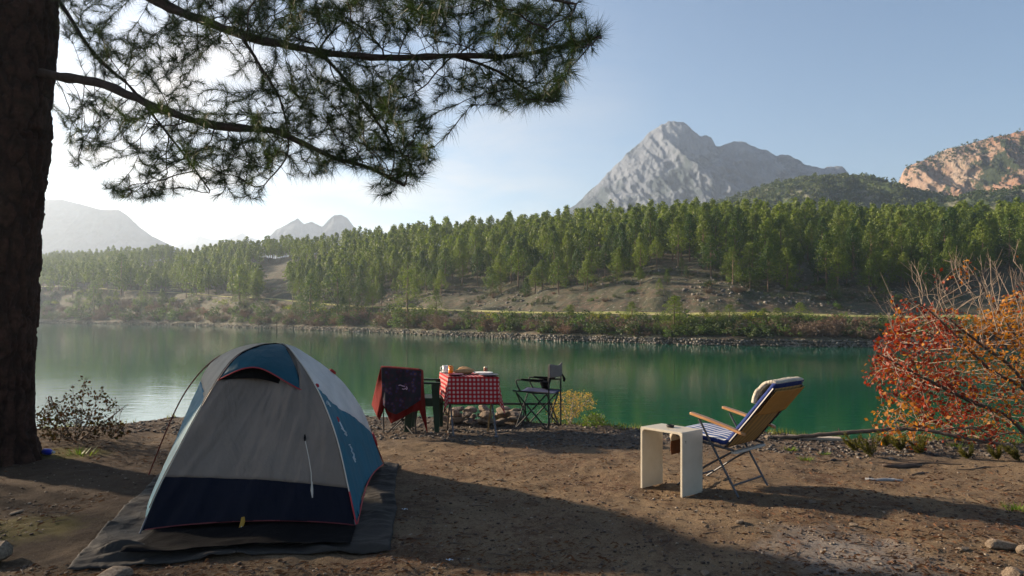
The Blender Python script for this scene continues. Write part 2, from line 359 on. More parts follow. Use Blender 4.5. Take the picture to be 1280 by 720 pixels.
def hill_material():
    m = bpy.data.materials.new('hillside_earth'); m.use_nodes = True; t = m.node_tree; b = t.nodes['Principled BSDF']
    g = N(t, 'ShaderNodeNewGeometry')
    def noise(s, d=5.0, r=0.6):
        n = N(t, 'ShaderNodeTexNoise', i_Scale=s, i_Detail=d, i_Roughness=r); t.links.new(g.outputs['Position'], n.inputs['Vector']); return n.outputs[0]
    def ramp(inp, lo, hi):
        q = N(t, 'ShaderNodeMapRange', clamp=True); t.links.new(inp, q.inputs[0]); q.inputs[1].default_value = lo; q.inputs[2].default_value = hi; return q.outputs[0]
    def mix(f, a, c):
        x = N(t, 'ShaderNodeMix', data_type='RGBA'); t.links.new(f, x.inputs[0])
        if isinstance(a, tuple): x.inputs[6].default_value = (*a, 1)
        else: t.links.new(a, x.inputs[6])
        x.inputs[7].default_value = (*c, 1); return x.outputs[2]
    c = mix(ramp(noise(0.25), 0.4, 0.6), (0.090, 0.060, 0.037), (0.050, 0.048, 0.022))
    c = mix(ramp(noise(1.1, 6, 0.7), 0.44, 0.58), c, (0.035, 0.042, 0.018))
    c = mix(mth(t, 'MULTIPLY', ramp(noise(1.9, 5, 0.75), 0.60, 0.68), 0.8), c, (0.36, 0.34, 0.31))
    t.links.new(c, b.inputs['Base Color']); b.inputs['Roughness'].default_value = 0.95
    bp = N(t, 'ShaderNodeBump', i_Strength=0.8, i_Distance=0.4); t.links.new(noise(1.5, 8, 0.7), bp.inputs['Height']); t.links.new(bp.outputs[0], b.inputs['Normal'])
    return m
me = npmesh('hillside', np.stack([(PX - 640) / FOC * DD, DD, HZ], -1).reshape(-1, 3), grid_faces(len(upx), len(rows)), True)
tag(link('hillside', me, mats=hill_material()), kind='structure')

# ---- lakeside track: a strip on the bench above the shore
tp = np.arange(-60, 1300, 4.0); d0 = pth(tp)
vv = []
for k, o in enumerate((-1.4, -0.45, 0.45, 1.0, 1.5)):
    d = d0 / (1 + wobf(tp)) + o; z = hz(tp, d) + 0.07 + (0.03 if k in (1, 2) else 0); vv.append(np.stack([(tp - 640) / FOC * d, d, z], -1))
vv = np.stack(vv, 1).reshape(-1, 3)
me = npmesh('track', vv, grid_faces(len(tp), 5), True)
tag(link('track', me, mats=noisemat('track_dirt', [(0.16, 0.19, 0.035), (0.28, 0.27, 0.09), (0.36, 0.29, 0.17)], 0.35, coord='Object')), kind='structure')

# ---- mountains
def mountain(name, sil, D, Wf, prof, amp, nsc, mat, step=2.0, jag=0.8, rowsn=70, base=-12.0, seed=0, back=0.6):
    sx = np.array([q[0] for q in sil], float); sy = np.array([q[1] for q in sil], float)
    u = np.arange(sx[0], sx[-1] + step / 2, step); y = np.interp(u, sx, sy)
    y = y + jag * (1.6 * fbm(u / 9, u * 0, 4, seed + 3, 0.6))
    D = D(u) if callable(D) else np.full(len(u), float(D))
    zr = EYE - (y - HORZ) / FOC * D
    t = np.linspace(0, 1, rowsn); tb = np.linspace(0, 1, 10)[1:]
    Z = base + (zr[:, None] - base) * prof(t)[None, :]; d = D[:, None] - Wf * (1 - t)[None, :] * np.ones((len(u), 1))
    X = ((u - 640) / FOC * D)[:, None] * np.ones((1, rowsn))
    fade = (np.sin(np.pi * np.clip(t, 0, 1)) ** 0.6)[None, :] * np.clip((zr - base)[:, None] / 60, 0, 1)
    r = ridged(X / nsc + 0.35 * Z / nsc, Z / nsc * 0.55, 6, seed, 0.62); r2 = fbm(X / nsc * 3, Z / nsc * 2.2, 4, seed + 7, 0.6)
    d = d - fade * amp * (r - 0.9) - fade * amp * 0.5 * r2
    Z = Z + fade * amp * 0.35 * fbm(X / nsc * 2, d / nsc * 2, 4, seed + 17)
    Xb = np.repeat(X[:, -1:], len(tb), 1); db = D[:, None] + Wf * back * tb[None, :] * np.ones((len(u), 1)); Zb = zr[:, None] + (base - zr[:, None]) * (tb ** 1.3)[None, :]
    V = np.concatenate([np.stack([X, d, Z], -1), np.stack([Xb, db, Zb], -1)], 1); n = V.shape[1]
    o = link(name, npmesh(name, V.reshape(-1, 3), grid_faces(len(u), n), True), mats=mat); tag(o, kind='structure')
    return V
def rock_mat(name, c1, c2, veg, vlo, vhi, scale, zveg=None, bdist=3.0):
    m = bpy.data.materials.new(name); m.use_nodes = True; t = m.node_tree; b = t.nodes['Principled BSDF']
    g = N(t, 'ShaderNodeNewGeometry'); mp = N(t, 'ShaderNodeMapping'); mp.inputs['Scale'].default_value = (1, 1, 0.7); t.links.new(g.outputs['Position'], mp.inputs[0])
    def noise(s, d=6.0, r=0.65):
        n = N(t, 'ShaderNodeTexNoise', i_Scale=s, i_Detail=d, i_Roughness=r); t.links.new(mp.outputs[0], n.inputs['Vector']); return n.outputs[0]
    mr = N(t, 'ShaderNodeMapRange', clamp=True); t.links.new(noise(scale), mr.inputs[0]); mr.inputs[1].default_value = 0.35; mr.inputs[2].default_value = 0.65
    a = N(t, 'ShaderNodeMix', data_type='RGBA'); t.links.new(mr.outputs[0], a.inputs[0]); a.inputs[6].default_value = (*c1, 1); a.inputs[7].default_value = (*c2, 1)
    v = noise(scale * 0.7, 7, 0.7)
    if zveg:
        sp = N(t, 'ShaderNodeSeparateXYZ'); t.links.new(g.outputs['Position'], sp.inputs[0])
        v = mth(t, 'ADD', v, mth(t, 'MULTIPLY', mth(t, 'SUBTRACT', zveg[0], sp.outputs[2]), zveg[1]))
    vr = N(t, 'ShaderNodeMapRange', clamp=True); t.links.new(v, vr.inputs[0]); vr.inputs[1].default_value = vlo; vr.inputs[2].default_value = vhi
    q = N(t, 'ShaderNodeMix', data_type='RGBA'); t.links.new(vr.outputs[0], q.inputs[0]); t.links.new(a.outputs[2], q.inputs[6]); q.inputs[7].default_value = (*veg, 1)
    t.links.new(q.outputs[2], b.inputs['Base Color']); b.inputs['Roughness'].default_value = 0.95; b.inputs['Specular IOR Level'].default_value = 0.1
    bp = N(t, 'ShaderNodeBump', i_Strength=1.0, i_Distance=bdist); t.links.new(noise(scale * 4, 8, 0.7), bp.inputs['Height']); t.links.new(bp.outputs[0], b.inputs['Normal'])
    return m
lin = lambda t: t ** 1.15
mountain('peak_mountain', [(560, 330), (640, 300), (700, 268), (720, 255), (745, 232), (770, 205), (790, 186), (812, 164), (828, 154), (842, 150), (855, 153), (866, 163), (876, 171), (884, 170), (889, 173), (895, 183), (902, 181), (915, 178), (930, 176), (938, 181), (947, 184), (958, 187), (966, 193), (984, 192), (994, 199), (1006, 205), (1028, 209), (1054, 209), (1066, 222), (1100, 245), (1150, 268), (1220, 300)],
         lambda u: 1100 - (u - 842) * .35, 330, lin, 17, 34, rock_mat('limestone', (0.125, 0.145, 0.175), (0.22, 0.24, 0.27), (0.065, 0.085, 0.09), 0.49, 0.58, 0.020, (190, 0.0012), 9.0), seed=3, rowsn=120, step=1.2, jag=1.7)
MH = mountain('wooded_hill', [(800, 300), (880, 262), (920, 248), (950, 236), (990, 228), (1030, 225), (1070, 226), (1100, 235), (1125, 240), (1160, 246), (1240, 270)],
         480, 150, lambda t: np.sin(t * math.pi / 2) ** 1.2, 10, 30, rock_mat('scrub_slope', (0.25, 0.23, 0.18), (0.16, 0.15, 0.10), (0.045, 0.065, 0.025), 0.36, 0.5, 0.05, None, 1.5), seed=23)
CL = mountain('orange_cliff', [(1121, 300), (1124, 256), (1127, 248), (1128, 216), (1133, 208), (1146, 203), (1160, 198), (1185, 186), (1210, 180), (1240, 172), (1280, 163), (1340, 150), (1450, 150), (1600, 175), (1700, 240)],
         lambda u: 650 - (u.clip(1121, 1420) - 1127) * .4, 110, lambda t: np.where(t < 0.62, t * 1.02, 0.632 + (t - 0.62) * 0.968), 14, 22, rock_mat('orange_limestone', (0.30, 0.165, 0.105), (0.35, 0.27, 0.205), (0.035, 0.048, 0.022), 0.50, 0.54, 0.035, None, 4.0), seed=43, rowsn=120, step=1.5)
LH = mountain('near_wooded_hill', [(1060, 300), (1150, 258), (1200, 247), (1240, 241), (1280, 236), (1400, 226), (1600, 230), (1750, 290)],
         400, 110, lambda t: np.sin(t * math.pi / 2) ** 1.2, 8, 25, bpy.data.materials['scrub_slope'], seed=63)
blue = rock_mat('far_rock', (0.05, 0.056, 0.065), (0.075, 0.08, 0.088), (0.03, 0.036, 0.036), 0.45, 0.6, 0.01, None, 6.0)
mountain('left_mountain', [(-420, 290), (-250, 268), (-100, 262), (0, 254), (45, 250), (75, 249), (100, 255), (125, 262), (148, 262), (160, 270), (175, 284), (190, 295), (207, 303), (240, 318), (300, 340)], 1350, 380, lin, 30, 75, blue, seed=83, jag=0.5)
mountain('twin_peak_mountain', [(300, 330), (333, 300), (345, 287), (360, 280), (372, 273), (380, 280), (390, 277), (403, 284), (410, 276), (418, 269), (426, 268), (435, 273), (445, 287), (470, 302), (540, 335)], 1650, 350, lin, 35, 80, blue, seed=93, jag=0.6)
mountain('faint_ridge', [(180, 330), (235, 300), (250, 295), (262, 298), (275, 300), (292, 296), (303, 291), (314, 297), (335, 303), (380, 330)], 2700, 400, lin, 30, 80, blue, seed=103, jag=0.6)

# ================================================================== FAR VEGETATION
M_PINE = leafmat('pine_foliage', (0.026, 0.058, 0.010), (0.118, 0.155, 0.018), 0.34, 0.6, 0.12, 0.32)
M_BARKF = noisemat('pine_bark_far', [(0.10, 0.065, 0.045), (0.19, 0.13, 0.09)], 3.0)
M_SHRUB = {'green': leafmat('shrub_leaf', (0.045, 0.085, 0.020), (0.10, 0.14, 0.030), 0.35, 0.6, 0.3),
           'yellow': leafmat('yellow_shrub_leaf', (0.12, 0.16, 0.025), (0.22, 0.22, 0.035), 0.45, 0.6, 0.3),
           'brown': leafmat('bare_brush', (0.10, 0.075, 0.055), (0.17, 0.125, 0.09), 0.2, 0.8, 0.3, tint=(1.2, 1, .8)),
           'pink': leafmat('russet_brush', (0.16, 0.095, 0.068), (0.24, 0.16, 0.11), 0.25, 0.8, 0.3, tint=(1.2, 1, .8)),
           'dark': leafmat('dark_scrub', (0.030, 0.050, 0.016), (0.055, 0.075, 0.022), 0.25, 0.6, 0.3)}
def tri_out(p, nrm, size, r_, wid=0.42, jit=0.55):
    """leaf-clump triangles lying roughly square to nrm, so that a clump shades like a rounded mass"""
    n = len(p); nn = nrm + r_.normal(size=(n, 3)) * jit; nn /= np.linalg.norm(nn, axis=1)[:, None]
    a = r_.normal(size=(n, 3)); a -= nn * (a * nn).sum(1)[:, None]; a /= np.linalg.norm(a, axis=1)[:, None]; b = np.cross(nn, a)
    s = (size * r_.uniform(0.6, 1.3, n))[:, None]
    v = np.stack([p - b * s * wid - a * s * .4, p + b * s * wid - a * s * .4, p + a * s * .6], 1)
    return v.reshape(-1, 3), np.arange(3 * n).reshape(-1, 3)
def tri_cloud(c, n, size, r_, outw=None, stretch=(1, 1, 1), upbias=0.35):
    """n small leaf-clump triangles scattered round the points c"""
    k = len(c); idx = r_.integers(0, k, n); p = c[idx]
    a = r_.normal(size=(n, 3)); a[:, 2] += upbias; a /= np.linalg.norm(a, axis=1)[:, None]
    b = r_.normal(size=(n, 3)); b -= a * (a * b).sum(1)[:, None]; b /= np.linalg.norm(b, axis=1)[:, None]
    s = size * r_.uniform(0.55, 1.3, n)[:, None]
    v = np.stack([p - b * s * 0.35, p + b * s * 0.35, p + a * s], 1)
    return v.reshape(-1, 3), np.arange(3 * n).reshape(-1, 3)
def pine_points(h, r_, nclump, dens, low=0.22, width=0.27, ragged=0.3):
    """clump centres of an irregular pine crown, then points through each clump"""
    pts = []; limbs = []; nr = []
    for i in range(nclump):
        t = (i + r_.random()) / nclump; z = h * (low + (1 - low) * t)
        prof = (1 - t) ** 0.8 * (0.55 + 0.45 * min(1, t * 5)) + 0.06
        rad = h * width * prof * r_.uniform(1 - ragged, 1 + ragged * 0.6); a = i * 2.4 + r_.uniform(-.5, .5)
        rr = rad * r_.uniform(0.45, 1.0)
        c = np.array([math.cos(a) * rr, math.sin(a) * rr, z + rr * 0.25])
        cs = h * (0.045 + 0.056 * prof) * r_.uniform(0.7, 1.25)
        g = r_.normal(size=(dens, 3)); g /= np.linalg.norm(g, axis=1)[:, None]; g *= (r_.random(dens) ** 0.45)[:, None]
        pts.append(c + g * np.array([cs * 1.15, cs * 1.15, cs * 1.1])); limbs.append((z - rr * 0.15, c)); nr.append(g / (np.linalg.norm(g, axis=1)[:, None] + 1e-6) + np.array([0, 0, .25]) + 0.35 * np.array([math.cos(a), math.sin(a), 0]))
    return np.concatenate(pts), limbs, np.concatenate(nr)
def far_pine_mesh(seed, h=8.5, nclump=52, dens=46, size=0.23, **kw):
    r_ = np.random.default_rng(seed); pts, limbs, nr = pine_points(h, r_, nclump, dens, **kw)
    v, f = tri_out(pts, nr, np.full(len(pts), size), r_); cm = npmesh('crown', v, f); cm.materials.append(M_PINE)
    m = MB(); bx, by = r_.uniform(-.25, .25, 2); m.tube([(0, 0, -0.5), (bx, by, h * .5), (0, 0, h * .96)], [h * .017, h * .012, h * .002], 6)
    for z, c in limbs[::2]: m.tube([(0, 0, z), tuple(c)], [h * .004, h * .0015], 3, cap=False)
    tm = bpy.data.meshes.new('trunk'); tm.from_pydata(m.v, [], m.f); tm.materials.append(M_BARKF); return tm, cm
PV = [far_pine_mesh(200 + i, low=[0.16, 0.24, 0.2, 0.36, 0.12, 0.28, 0.22, 0.32][i], width=[.27, .31, .25, .34, .29, .28, .33, .27][i]) for i in range(8)]
LP = [far_pine_mesh(300 + i, nclump=34, dens=75, size=0.17, low=0.10, width=0.36, ragged=0.45) for i in range(3)]
def place_pair(name, pair, loc, rz, sc, label, group, parts=('trunk', 'crown'), cat='tree'):
    root = empty(name, loc, rz); root.scale = sc if isinstance(sc, tuple) else (sc, sc, sc); tag(root, label, cat, group)
    for nm, me_ in zip(parts, pair): link(nm, me_, root)
    return root
OP = [far_pine_mesh(340 + i, nclump=26, dens=34, size=0.15, low=0.08, width=0.42, ragged=0.6) for i in range(3)]
# candidate pine spots over the wooded slope
r_ = np.random.default_rng(11); cand = []
tries = 0
occ = {}
while tries < 42000:
    tries += 1
    px = r_.uniform(-70, 1345); D1, Z1 = smooth_col(np.array([px])); D1 = D1[0]
    db, dc = D1[7], D1[9]; u = r_.uniform(-0.10 if px > 480 else -0.30, 1.22); d = (db + (dc - db) * u)
    x = (px - 640) / FOC * d
    if r_.random() > d / 330 and px > 300: continue
    if px > 480 and u < -0.08 + 0.12 * (vn(np.array([px / 37.]), np.array([0.]), 77)[0] + .5): continue
    if px <= 480 and u < 0 and r_.random() < .6: continue
    # gaps and thin wood on the left
    thin = 1.0 if px > 470 else 0.62
    if fbm(np.array([x / 16.]), np.array([d / 16.]), 2, 88)[0] < (-0.42 if px > 470 else -0.18): continue
    if r_.random() > thin: continue
    if 325 < px < 362 and u < 0.75: continue          # eroded bare gully
    if 590 < px < 860 and u < 0.16 and r_.random() < .55: continue
    key = (int(x // 3.4), int(d // 3.4)); bad = False
    for a in (-1, 0, 1):
        for b in (-1, 0, 1):
            for (qx, qd) in occ.get((key[0] + a, key[1] + b), ()):
                if (qx - x) ** 2 + (qd - d) ** 2 < 2.65 ** 2: bad = True
    if bad: continue
    occ.setdefault(key, []).append((x, d)); cand.append((px, d, x, u))
# how large each shows: distance, and how far down the wood's front it stands
cand.sort(key=lambda q: q[1] * (1 + 1.2 * max(0, q[3])))
NIND = 225
GRP = 'pines of the wood on the far slope'
for i, (px, d, x, u) in enumerate(cand[:NIND]):
    z = hzf(px, d); h = r_.choice([r_.uniform(.45, .7), r_.uniform(.7, 1.05)], p=[.3, .7]) * (0.9 if u < .05 else 1.0)
    side = ('left of the bare gully' if px < 325 else 'between the gully and the broad shore pine' if px < 480 else 'above the broad shore pine' if px < 600 else 'left of the sharp peak' if px < 700
            else 'under the rise of the sharp peak' if px < 790 else 'under the summit of the sharp peak' if px < 900 else 'under the peak and its long shoulder' if px < 1010 else 'under the low wooded hill' if px < 1130 else 'under the orange cliff')
    row = 'front' if u < .12 else 'second' if u < .3 else 'upper'
    tall = 'tall' if h > .86 else 'short' if h < .66 else 'mid-height'; lab = '%s pine, %s rows of the wood, %s' % (tall, row, side); side = side + ', %s rows, %s' % (row, tall)
    place_pair('pine_tree', PV[i % 8], (x, d, z), r_.uniform(0, 6.28), (h * r_.uniform(.85, 1.1), h * r_.uniform(.85, 1.1), h), lab, GRP + ', ' + side)
# the remaining rows, behind
fv, ff, tv, tf = [], [], [], []; off = 0; m = MB()
base_pts = [pine_points(8.5, np.random.default_rng(500 + i), 36, 13, low=0.3, width=0.28) for i in range(10)]
for i, (px, d, x, u) in enumerate(cand[NIND:]):
    z = hzf(px, d); s = r_.uniform(0.62, 0.98); a = r_.uniform(0, 6.28); p, _l, nr = base_pts[i % 10]; p = p * s
    q = np.stack([p[:, 0] * math.cos(a) - p[:, 1] * math.sin(a) + x, p[:, 0] * math.sin(a) + p[:, 1] * math.cos(a) + d, p[:, 2] + z], -1)
    nq = np.stack([nr[:, 0] * math.cos(a) - nr[:, 1] * math.sin(a), nr[:, 0] * math.sin(a) + nr[:, 1] * math.cos(a), nr[:, 2]], -1)
    v, f = tri_out(q, nq, np.full(len(q), 0.40), r_); fv.append(v); ff.append(f + off); off += len(v)
    m.tube([(x, d, z - .4), (x, d, z + 8 * s)], [.13 * s, .03], 4, mi=1, cap=False)
V = np.concatenate(fv); F = np.concatenate(ff); V2 = np.array(m.v); F2 = np.array([q for q in m.f])
me = npmesh('forest', V, F); me.materials.append(M_PINE); tag(link('pine_forest', me), kind='stuff')
m.m = [0] * len(m.f); tag(m.build('forest_trunks', M_BARKF), kind='stuff')
print('pines', len(cand))

# shrubs of the shore and slope
def shrub_mesh(seed, kind, n=420, size=0.12, flat=0.75, spiky=False):
    r_ = np.random.default_rng(seed)
    if spiky:    # bare brush: fine upright sprays
        nst = 150; a = r_.uniform(0, 6.28, nst); el = r_.uniform(0.5, 1.45, nst); L = r_.uniform(0.5, 1.0, nst)
        dirs = np.stack([np.cos(a) * np.cos(el), np.sin(a) * np.cos(el), np.sin(el)], -1) * L[:, None]; side = np.stack([-np.sin(a), np.cos(a), 0 * a], -1) * .012
        b0 = np.stack([np.cos(a), np.sin(a), 0 * a], -1) * r_.uniform(0, .35, nst)[:, None]
        v = np.stack([b0 - side, b0 + side, b0 + dirs], 1).reshape(-1, 3)
        p = (b0 + dirs * r_.uniform(.5, 1., nst)[:, None]); v2, f2 = tri_cloud(np.repeat(p, 4, 0) + r_.normal(size=(nst * 4, 3)) * .06, nst * 4, 0.09, r_, upbias=.8)
        V = np.concatenate([v, v2]); F = np.arange(len(V)).reshape(-1, 3)
    else:
        lobes = r_.normal(size=(11, 3)) * np.array([.5, .5, .22]) + np.array([0, 0, .48]); lobes[:, 2] = lobes[:, 2].clip(.2, .9)
        g = r_.normal(size=(n, 3)); g /= np.linalg.norm(g, axis=1)[:, None]; g *= (r_.random(n) ** .4)[:, None] * .28
        p = lobes[r_.integers(0, 11, n)] + g; p[:, 2] = np.abs(p[:, 2]); V, F = tri_out(p, g / .28 + np.array([0, 0, .3]), np.full(n, size), r_)
    me = npmesh('foliage', V, F); me.materials.append(M_SHRUB[kind])
    m = MB()
    for k in range(4):
        a = r_.uniform(0, 6.28); m.tube([(0, 0, -.25), (math.cos(a) * .3, math.sin(a) * .3, .55)], [.03, .012], 4, cap=False)
    sm = bpy.data.meshes.new('stem'); sm.from_pydata(m.v, [], m.f); sm.materials.append(M_BARKF); return sm, me
SV = {}
for k, nm in enumerate(('green', 'yellow', 'dark')): SV[nm] = [shrub_mesh(600 + 10 * k + j, nm) for j in range(3)]
for k, nm in enumerate(('brown', 'pink')): SV[nm] = [shrub_mesh(650 + 10 * k + j, nm, spiky=True) for j in range(3)]
r_ = np.random.default_rng(31)
SL = {'green': 'green leafy shrub', 'yellow': 'bright yellow-green shrub', 'dark': 'dark green low shrub', 'brown': 'bare grey-brown bush', 'pink': 'bare russet bush'}
def zone_(px): return 'far left in the mist' if px < 300 else 'left of the broad pine' if px < 480 else 'behind the camp table' if px < 640 else 'left of the lone bright pine' if px < 830 else 'right of the lone bright pine' if px < 1010 else 'behind the autumn bush'
def shore_bush(px, u, s, kind, where, grp):
    D1, Z1 = smooth_col(np.array([float(px)])); D1 = D1[0]
    if u < 1: d = D1[2] + 0.6 + (D1[4] - 0.3 - D1[2]) * u
    else: d = D1[5] + 0.5 + (D1[7] - D1[5]) * (u - 1)
    d = d / (1 + wobf(np.array([float(px)]))[0]); z = hzf(px, d)
    place_pair('shrub', SV[kind][r_.integers(0, 3)], ((px - 640) / FOC * d, d, z - .05), r_.uniform(0, 6.28), (s * r_.uniform(.9, 1.3), s * r_.uniform(.9, 1.3), s * r_.uniform(.75, 1.05)), SL[kind] + where, grp + ', ' + kind + ', ' + zone_(px), ('stem', 'foliage'), 'shrub')
bv = {'brown': [], 'pink': [], 'dark': [], 'green': []}
for px in np.arange(10, 1345, 2.3):
    px = px + r_.uniform(-2, 2); D1 = smooth_col(np.array([px]))[0][0]; far = D1[1] / 80; u = r_.uniform(0, .4); d = D1[2] + 0.5 + (D1[4] - D1[2]) * u
    d = d / (1 + wobf(np.array([px]))[0]); z = hzf(px, d); zone = fbm(np.array([px / 45.]), np.array([0.]), 3, 55)[0]
    kind = r_.choice(['brown', 'pink', 'green', 'dark'], p=[.5, .12, .18, .2] if zone > -.1 else [.2, .05, .35, .4])
    me_ = SV[kind][r_.integers(0, 3)][1]; q = np.empty(len(me_.vertices) * 3, np.float32); me_.vertices.foreach_get('co', q); q = q.reshape(-1, 3)
    s = r_.uniform(.7, 1.7) * (1 + .9 * max(0, zone + vn(np.array([px / 9.]), np.array([2.]), 5)[0])) * (1 + .35 * (far - 1)); a = r_.uniform(0, 6.28); c_, s_ = math.cos(a), math.sin(a)
    bv[kind].append(np.stack([(q[:, 0] * c_ - q[:, 1] * s_) * s + (px - 640) / FOC * d, (q[:, 0] * s_ + q[:, 1] * c_) * s + d, q[:, 2] * s * r_.uniform(.7, 1.1) + z - .05], -1))
for kind, L in bv.items():
    V = np.concatenate(L); tag(link('waterline_brush', npmesh('brush', V, np.arange(len(V)).reshape(-1, 3)), mats=M_SHRUB[kind]), kind='stuff')
for px in np.arange(30, 1330, 7.5):
    px = px + r_.uniform(-5, 5); far = smooth_col(np.array([px]))[0][0][1] / 80
    kind = r_.choice(['green', 'dark', 'yellow', 'brown'], p=[.42, .3, .13, .15])
    u = r_.uniform(.40, .90); shore_bush(px, u, min(r_.uniform(.9, 2.0), .45 + 3.2 * (.93 - u)) * (1 + .4 * (far - 1)), kind, ' below the track, ' + zone_(px), 'shrubs below the track')
for i in range(120):
    px = r_.uniform(40, 1200); kind = r_.choice(['dark', 'green', 'brown', 'pink'], p=[.55, .25, .15, .05])
    shore_bush(px, r_.uniform(1.1, 1.95), r_.uniform(.5, 1.15), kind, ' above the track, ' + zone_(px), 'scrub on the rocky slope')
sv = []
for i in range(420):
    px = r_.uniform(300, 1220); D1 = smooth_col(np.array([px]))[0][0]; d = (D1[5] + .8 + (D1[7] + 3 - D1[5]) * r_.random()) / (1 + wobf(np.array([px]))[0]); x = (px - 640) / FOC * d
    if fbm(np.array([x / 12.]), np.array([d / 7.]), 2, 191)[0] < -.12: continue
    me_ = SV['dark' if r_.random() < .75 else 'green'][r_.integers(0, 3)][1]; q = np.empty(len(me_.vertices) * 3, np.float32); me_.vertices.foreach_get('co', q); q = q.reshape(-1, 9)[::2].reshape(-1, 3); s = r_.uniform(.25, .75)
    sv.append(np.stack([q[:, 0] * s * 1.4 + x, q[:, 1] * s * 1.4 + d, q[:, 2] * s + hzf(px, d) - .05], -1))
V = np.concatenate(sv); tag(link('slope_scrub', npmesh('slope_scrub', V, np.arange(len(V)).reshape(-1, 3)), mats=M_SHRUB['dark']), kind='stuff')
# lone pines that stand out along the shore: photo column, row of the foot, row of the top
lone = [(510, 402, 338, 'broad pale green pine at the shore, tallest there left of centre'), (388, 404, 344, 'pale green pine by the far shore, left of its taller neighbour'),
        (421, 398, 334, 'slim pale pine beside the lakeside track, right one of a pair'), (152, 368, 318, 'hazy pine on the track at the far left shore'), (228, 366, 322, 'hazy broad pine standing left of the bare gully'),
        (300, 384, 345, 'small hazy pine on the bank below the bare gully'), (452, 392, 352, 'small round pine just behind the pair by the shore'), (843, 416, 371, 'bright green bushy pine alone at the right far shore'),
        (545, 404, 362, 'short dark pine touching the broad pale one at the shore'), (118, 392, 352, 'faint pine in the mist at the far left shore'), (640, 352, 322, 'small pine at the wood edge above the rocky slope'),
        (622, 355, 330, 'slender young pine in front of the wood, above the rocks'), (912, 407, 381, 'bright young pine in the shrubs at the right shore'), (955, 408, 386, 'young green pine among dark shrubs at right shore'),
        (585, 408, 384, 'small round pine on the bank under the track'), (1000, 405, 379, 'dark young pine on the right bank below the track'), (880, 412, 386, 'rounded bright young pine just right of the lone shore pine'), (897, 410, 388, 'second rounded young pine right of the lone shore pine'), (972, 410, 386, 'dark bushy young pine at the right shore'), (713, 408, 382, 'young green pine behind the folding armchair, at far shore'), (790, 404, 378, 'young bright pine left of the lone shore pine')]
for i, (px, yb, yt, lab) in enumerate(lone):
    # walk out over the slope until the ground shows at the wanted row
    D1 = smooth_col(np.array([float(px)]))[0][0]; ds = np.linspace(D1[2], D1[9], 300); zs = hz(np.full(300, float(px)), ds); ys = HORZ + (EYE - zs) / ds * FOC
    k = int(np.argmin(np.abs(ys - yb))); d = ds[k]; H = (yb - yt) / FOC * d; s = H / 8.5
    place_pair('pine_tree', LP[i % 3], ((px - 640) / FOC * d, d, zs[k]), r_.uniform(0, 6.28), (s * (2.0 if H < 4.5 else 1.35), s * (2.0 if H < 4.5 else 1.35), s), lab, None)

r_ = np.random.default_rng(37); nb = 0
for i in range(400):
    if nb >= 42: break
    px = r_.uniform(45, 480); D1 = smooth_col(np.array([px]))[0][0]; u = r_.uniform(.15, 1.6)
    d = (D1[3] + (D1[4] - D1[3]) * u) if u < .8 else (D1[5] + (D1[7] - D1[5]) * (u - .8)) if u > .95 else None
    if d is None or 325 < px < 365 and u > .9: continue
    d = d / (1 + wobf(np.array([px]))[0]); s = r_.uniform(.42, .85) * (.8 if u < .8 else 1.1); nb += 1
    place_pair('pine_tree', (LP if r_.random() < .6 else PV)[r_.integers(0, 3)], ((px - 640) / FOC * d, d, hzf(px, d) - .1), r_.uniform(0, 6.28), (s * 1.2, s * 1.2, s), 'hazy pale pine on the left far bank %s the track, %s' % ('below' if u < .8 else 'above', zone_(px)), 'pines on the left far bank, %s, %s' % ('below' if u < .8 else 'above', zone_(px)))
for i in range(58):
    px = r_.uniform(490, 1180); D1 = smooth_col(np.array([px]))[0][0]; u = r_.uniform(.05, .95) ** .45; d = (D1[5] + (D1[7] - D1[5]) * u) / (1 + wobf(np.array([px]))[0]); s = r_.uniform(.18, .72)
    place_pair('pine_tree', (LP + PV)[r_.integers(0, 11)], ((px - 640) / FOC * d, d, hzf(px, d) - .1), r_.uniform(0, 6.28), (s * 1.25, s * 1.25, s), 'small self-sown pine on the open rocky slope, ' + zone_(px), 'small pines scattered on the rocky slope, ' + zone_(px))
# stones: the stone facing at the far waterline and the outcrops on the slope
def rock_cloud(pts, sizes, r_, flat=0.65):
    base = np.array([(x, y, z) for x in (-1, 1) for y in (-1, 1) for z in (-1, 1)], float)
    fq = np.array([(0, 1, 3, 2), (4, 6, 7, 5), (0, 4, 5, 1), (2, 3, 7, 6), (0, 2, 6, 4), (1, 5, 7, 3)])
    V, F = [], []
    for i, (p, s) in enumerate(zip(pts, sizes)):
        b = base * r_.uniform(.45, 1, (8, 3)) * s * .6 * np.array([1, 1, flat]); a = r_.uniform(0, 6.28); c_, s_ = math.cos(a), math.sin(a)
        b = np.stack([b[:, 0] * c_ - b[:, 1] * s_, b[:, 0] * s_ + b[:, 1] * c_, b[:, 2]], -1) + p; V.append(b); F.append(fq + 8 * i)
    return np.concatenate(V), np.concatenate(F)
M_ROCKF = noisemat('pale_limestone', [(0.06, 0.053, 0.045), (0.13, 0.118, 0.10), (0.27, 0.25, 0.22)], 0.5)
pts, sz = [], []
for px in np.arange(20, 1340, 1.3):
    D1 = smooth_col(np.array([px]))[0][0]; d = D1[1] / (1 + wobf(np.array([px]))[0])
    for k in range(3): pts.append(((px - 640) / FOC * d + r_.uniform(-.15, .15), d - .1 + .2 * k + r_.uniform(-.15, .15), WZ + .08 + .24 * k + r_.uniform(-.09, .09))); sz.append(r_.uniform(.08, .34) * (1 + .3 * (d / 80 - 1)))
v, f = rock_cloud(np.array(pts), sz, r_); tag(link('shore_stones', npmesh('shore_stones', v, f), mats=M_ROCKF), kind='stuff')
pts, sz = [], []
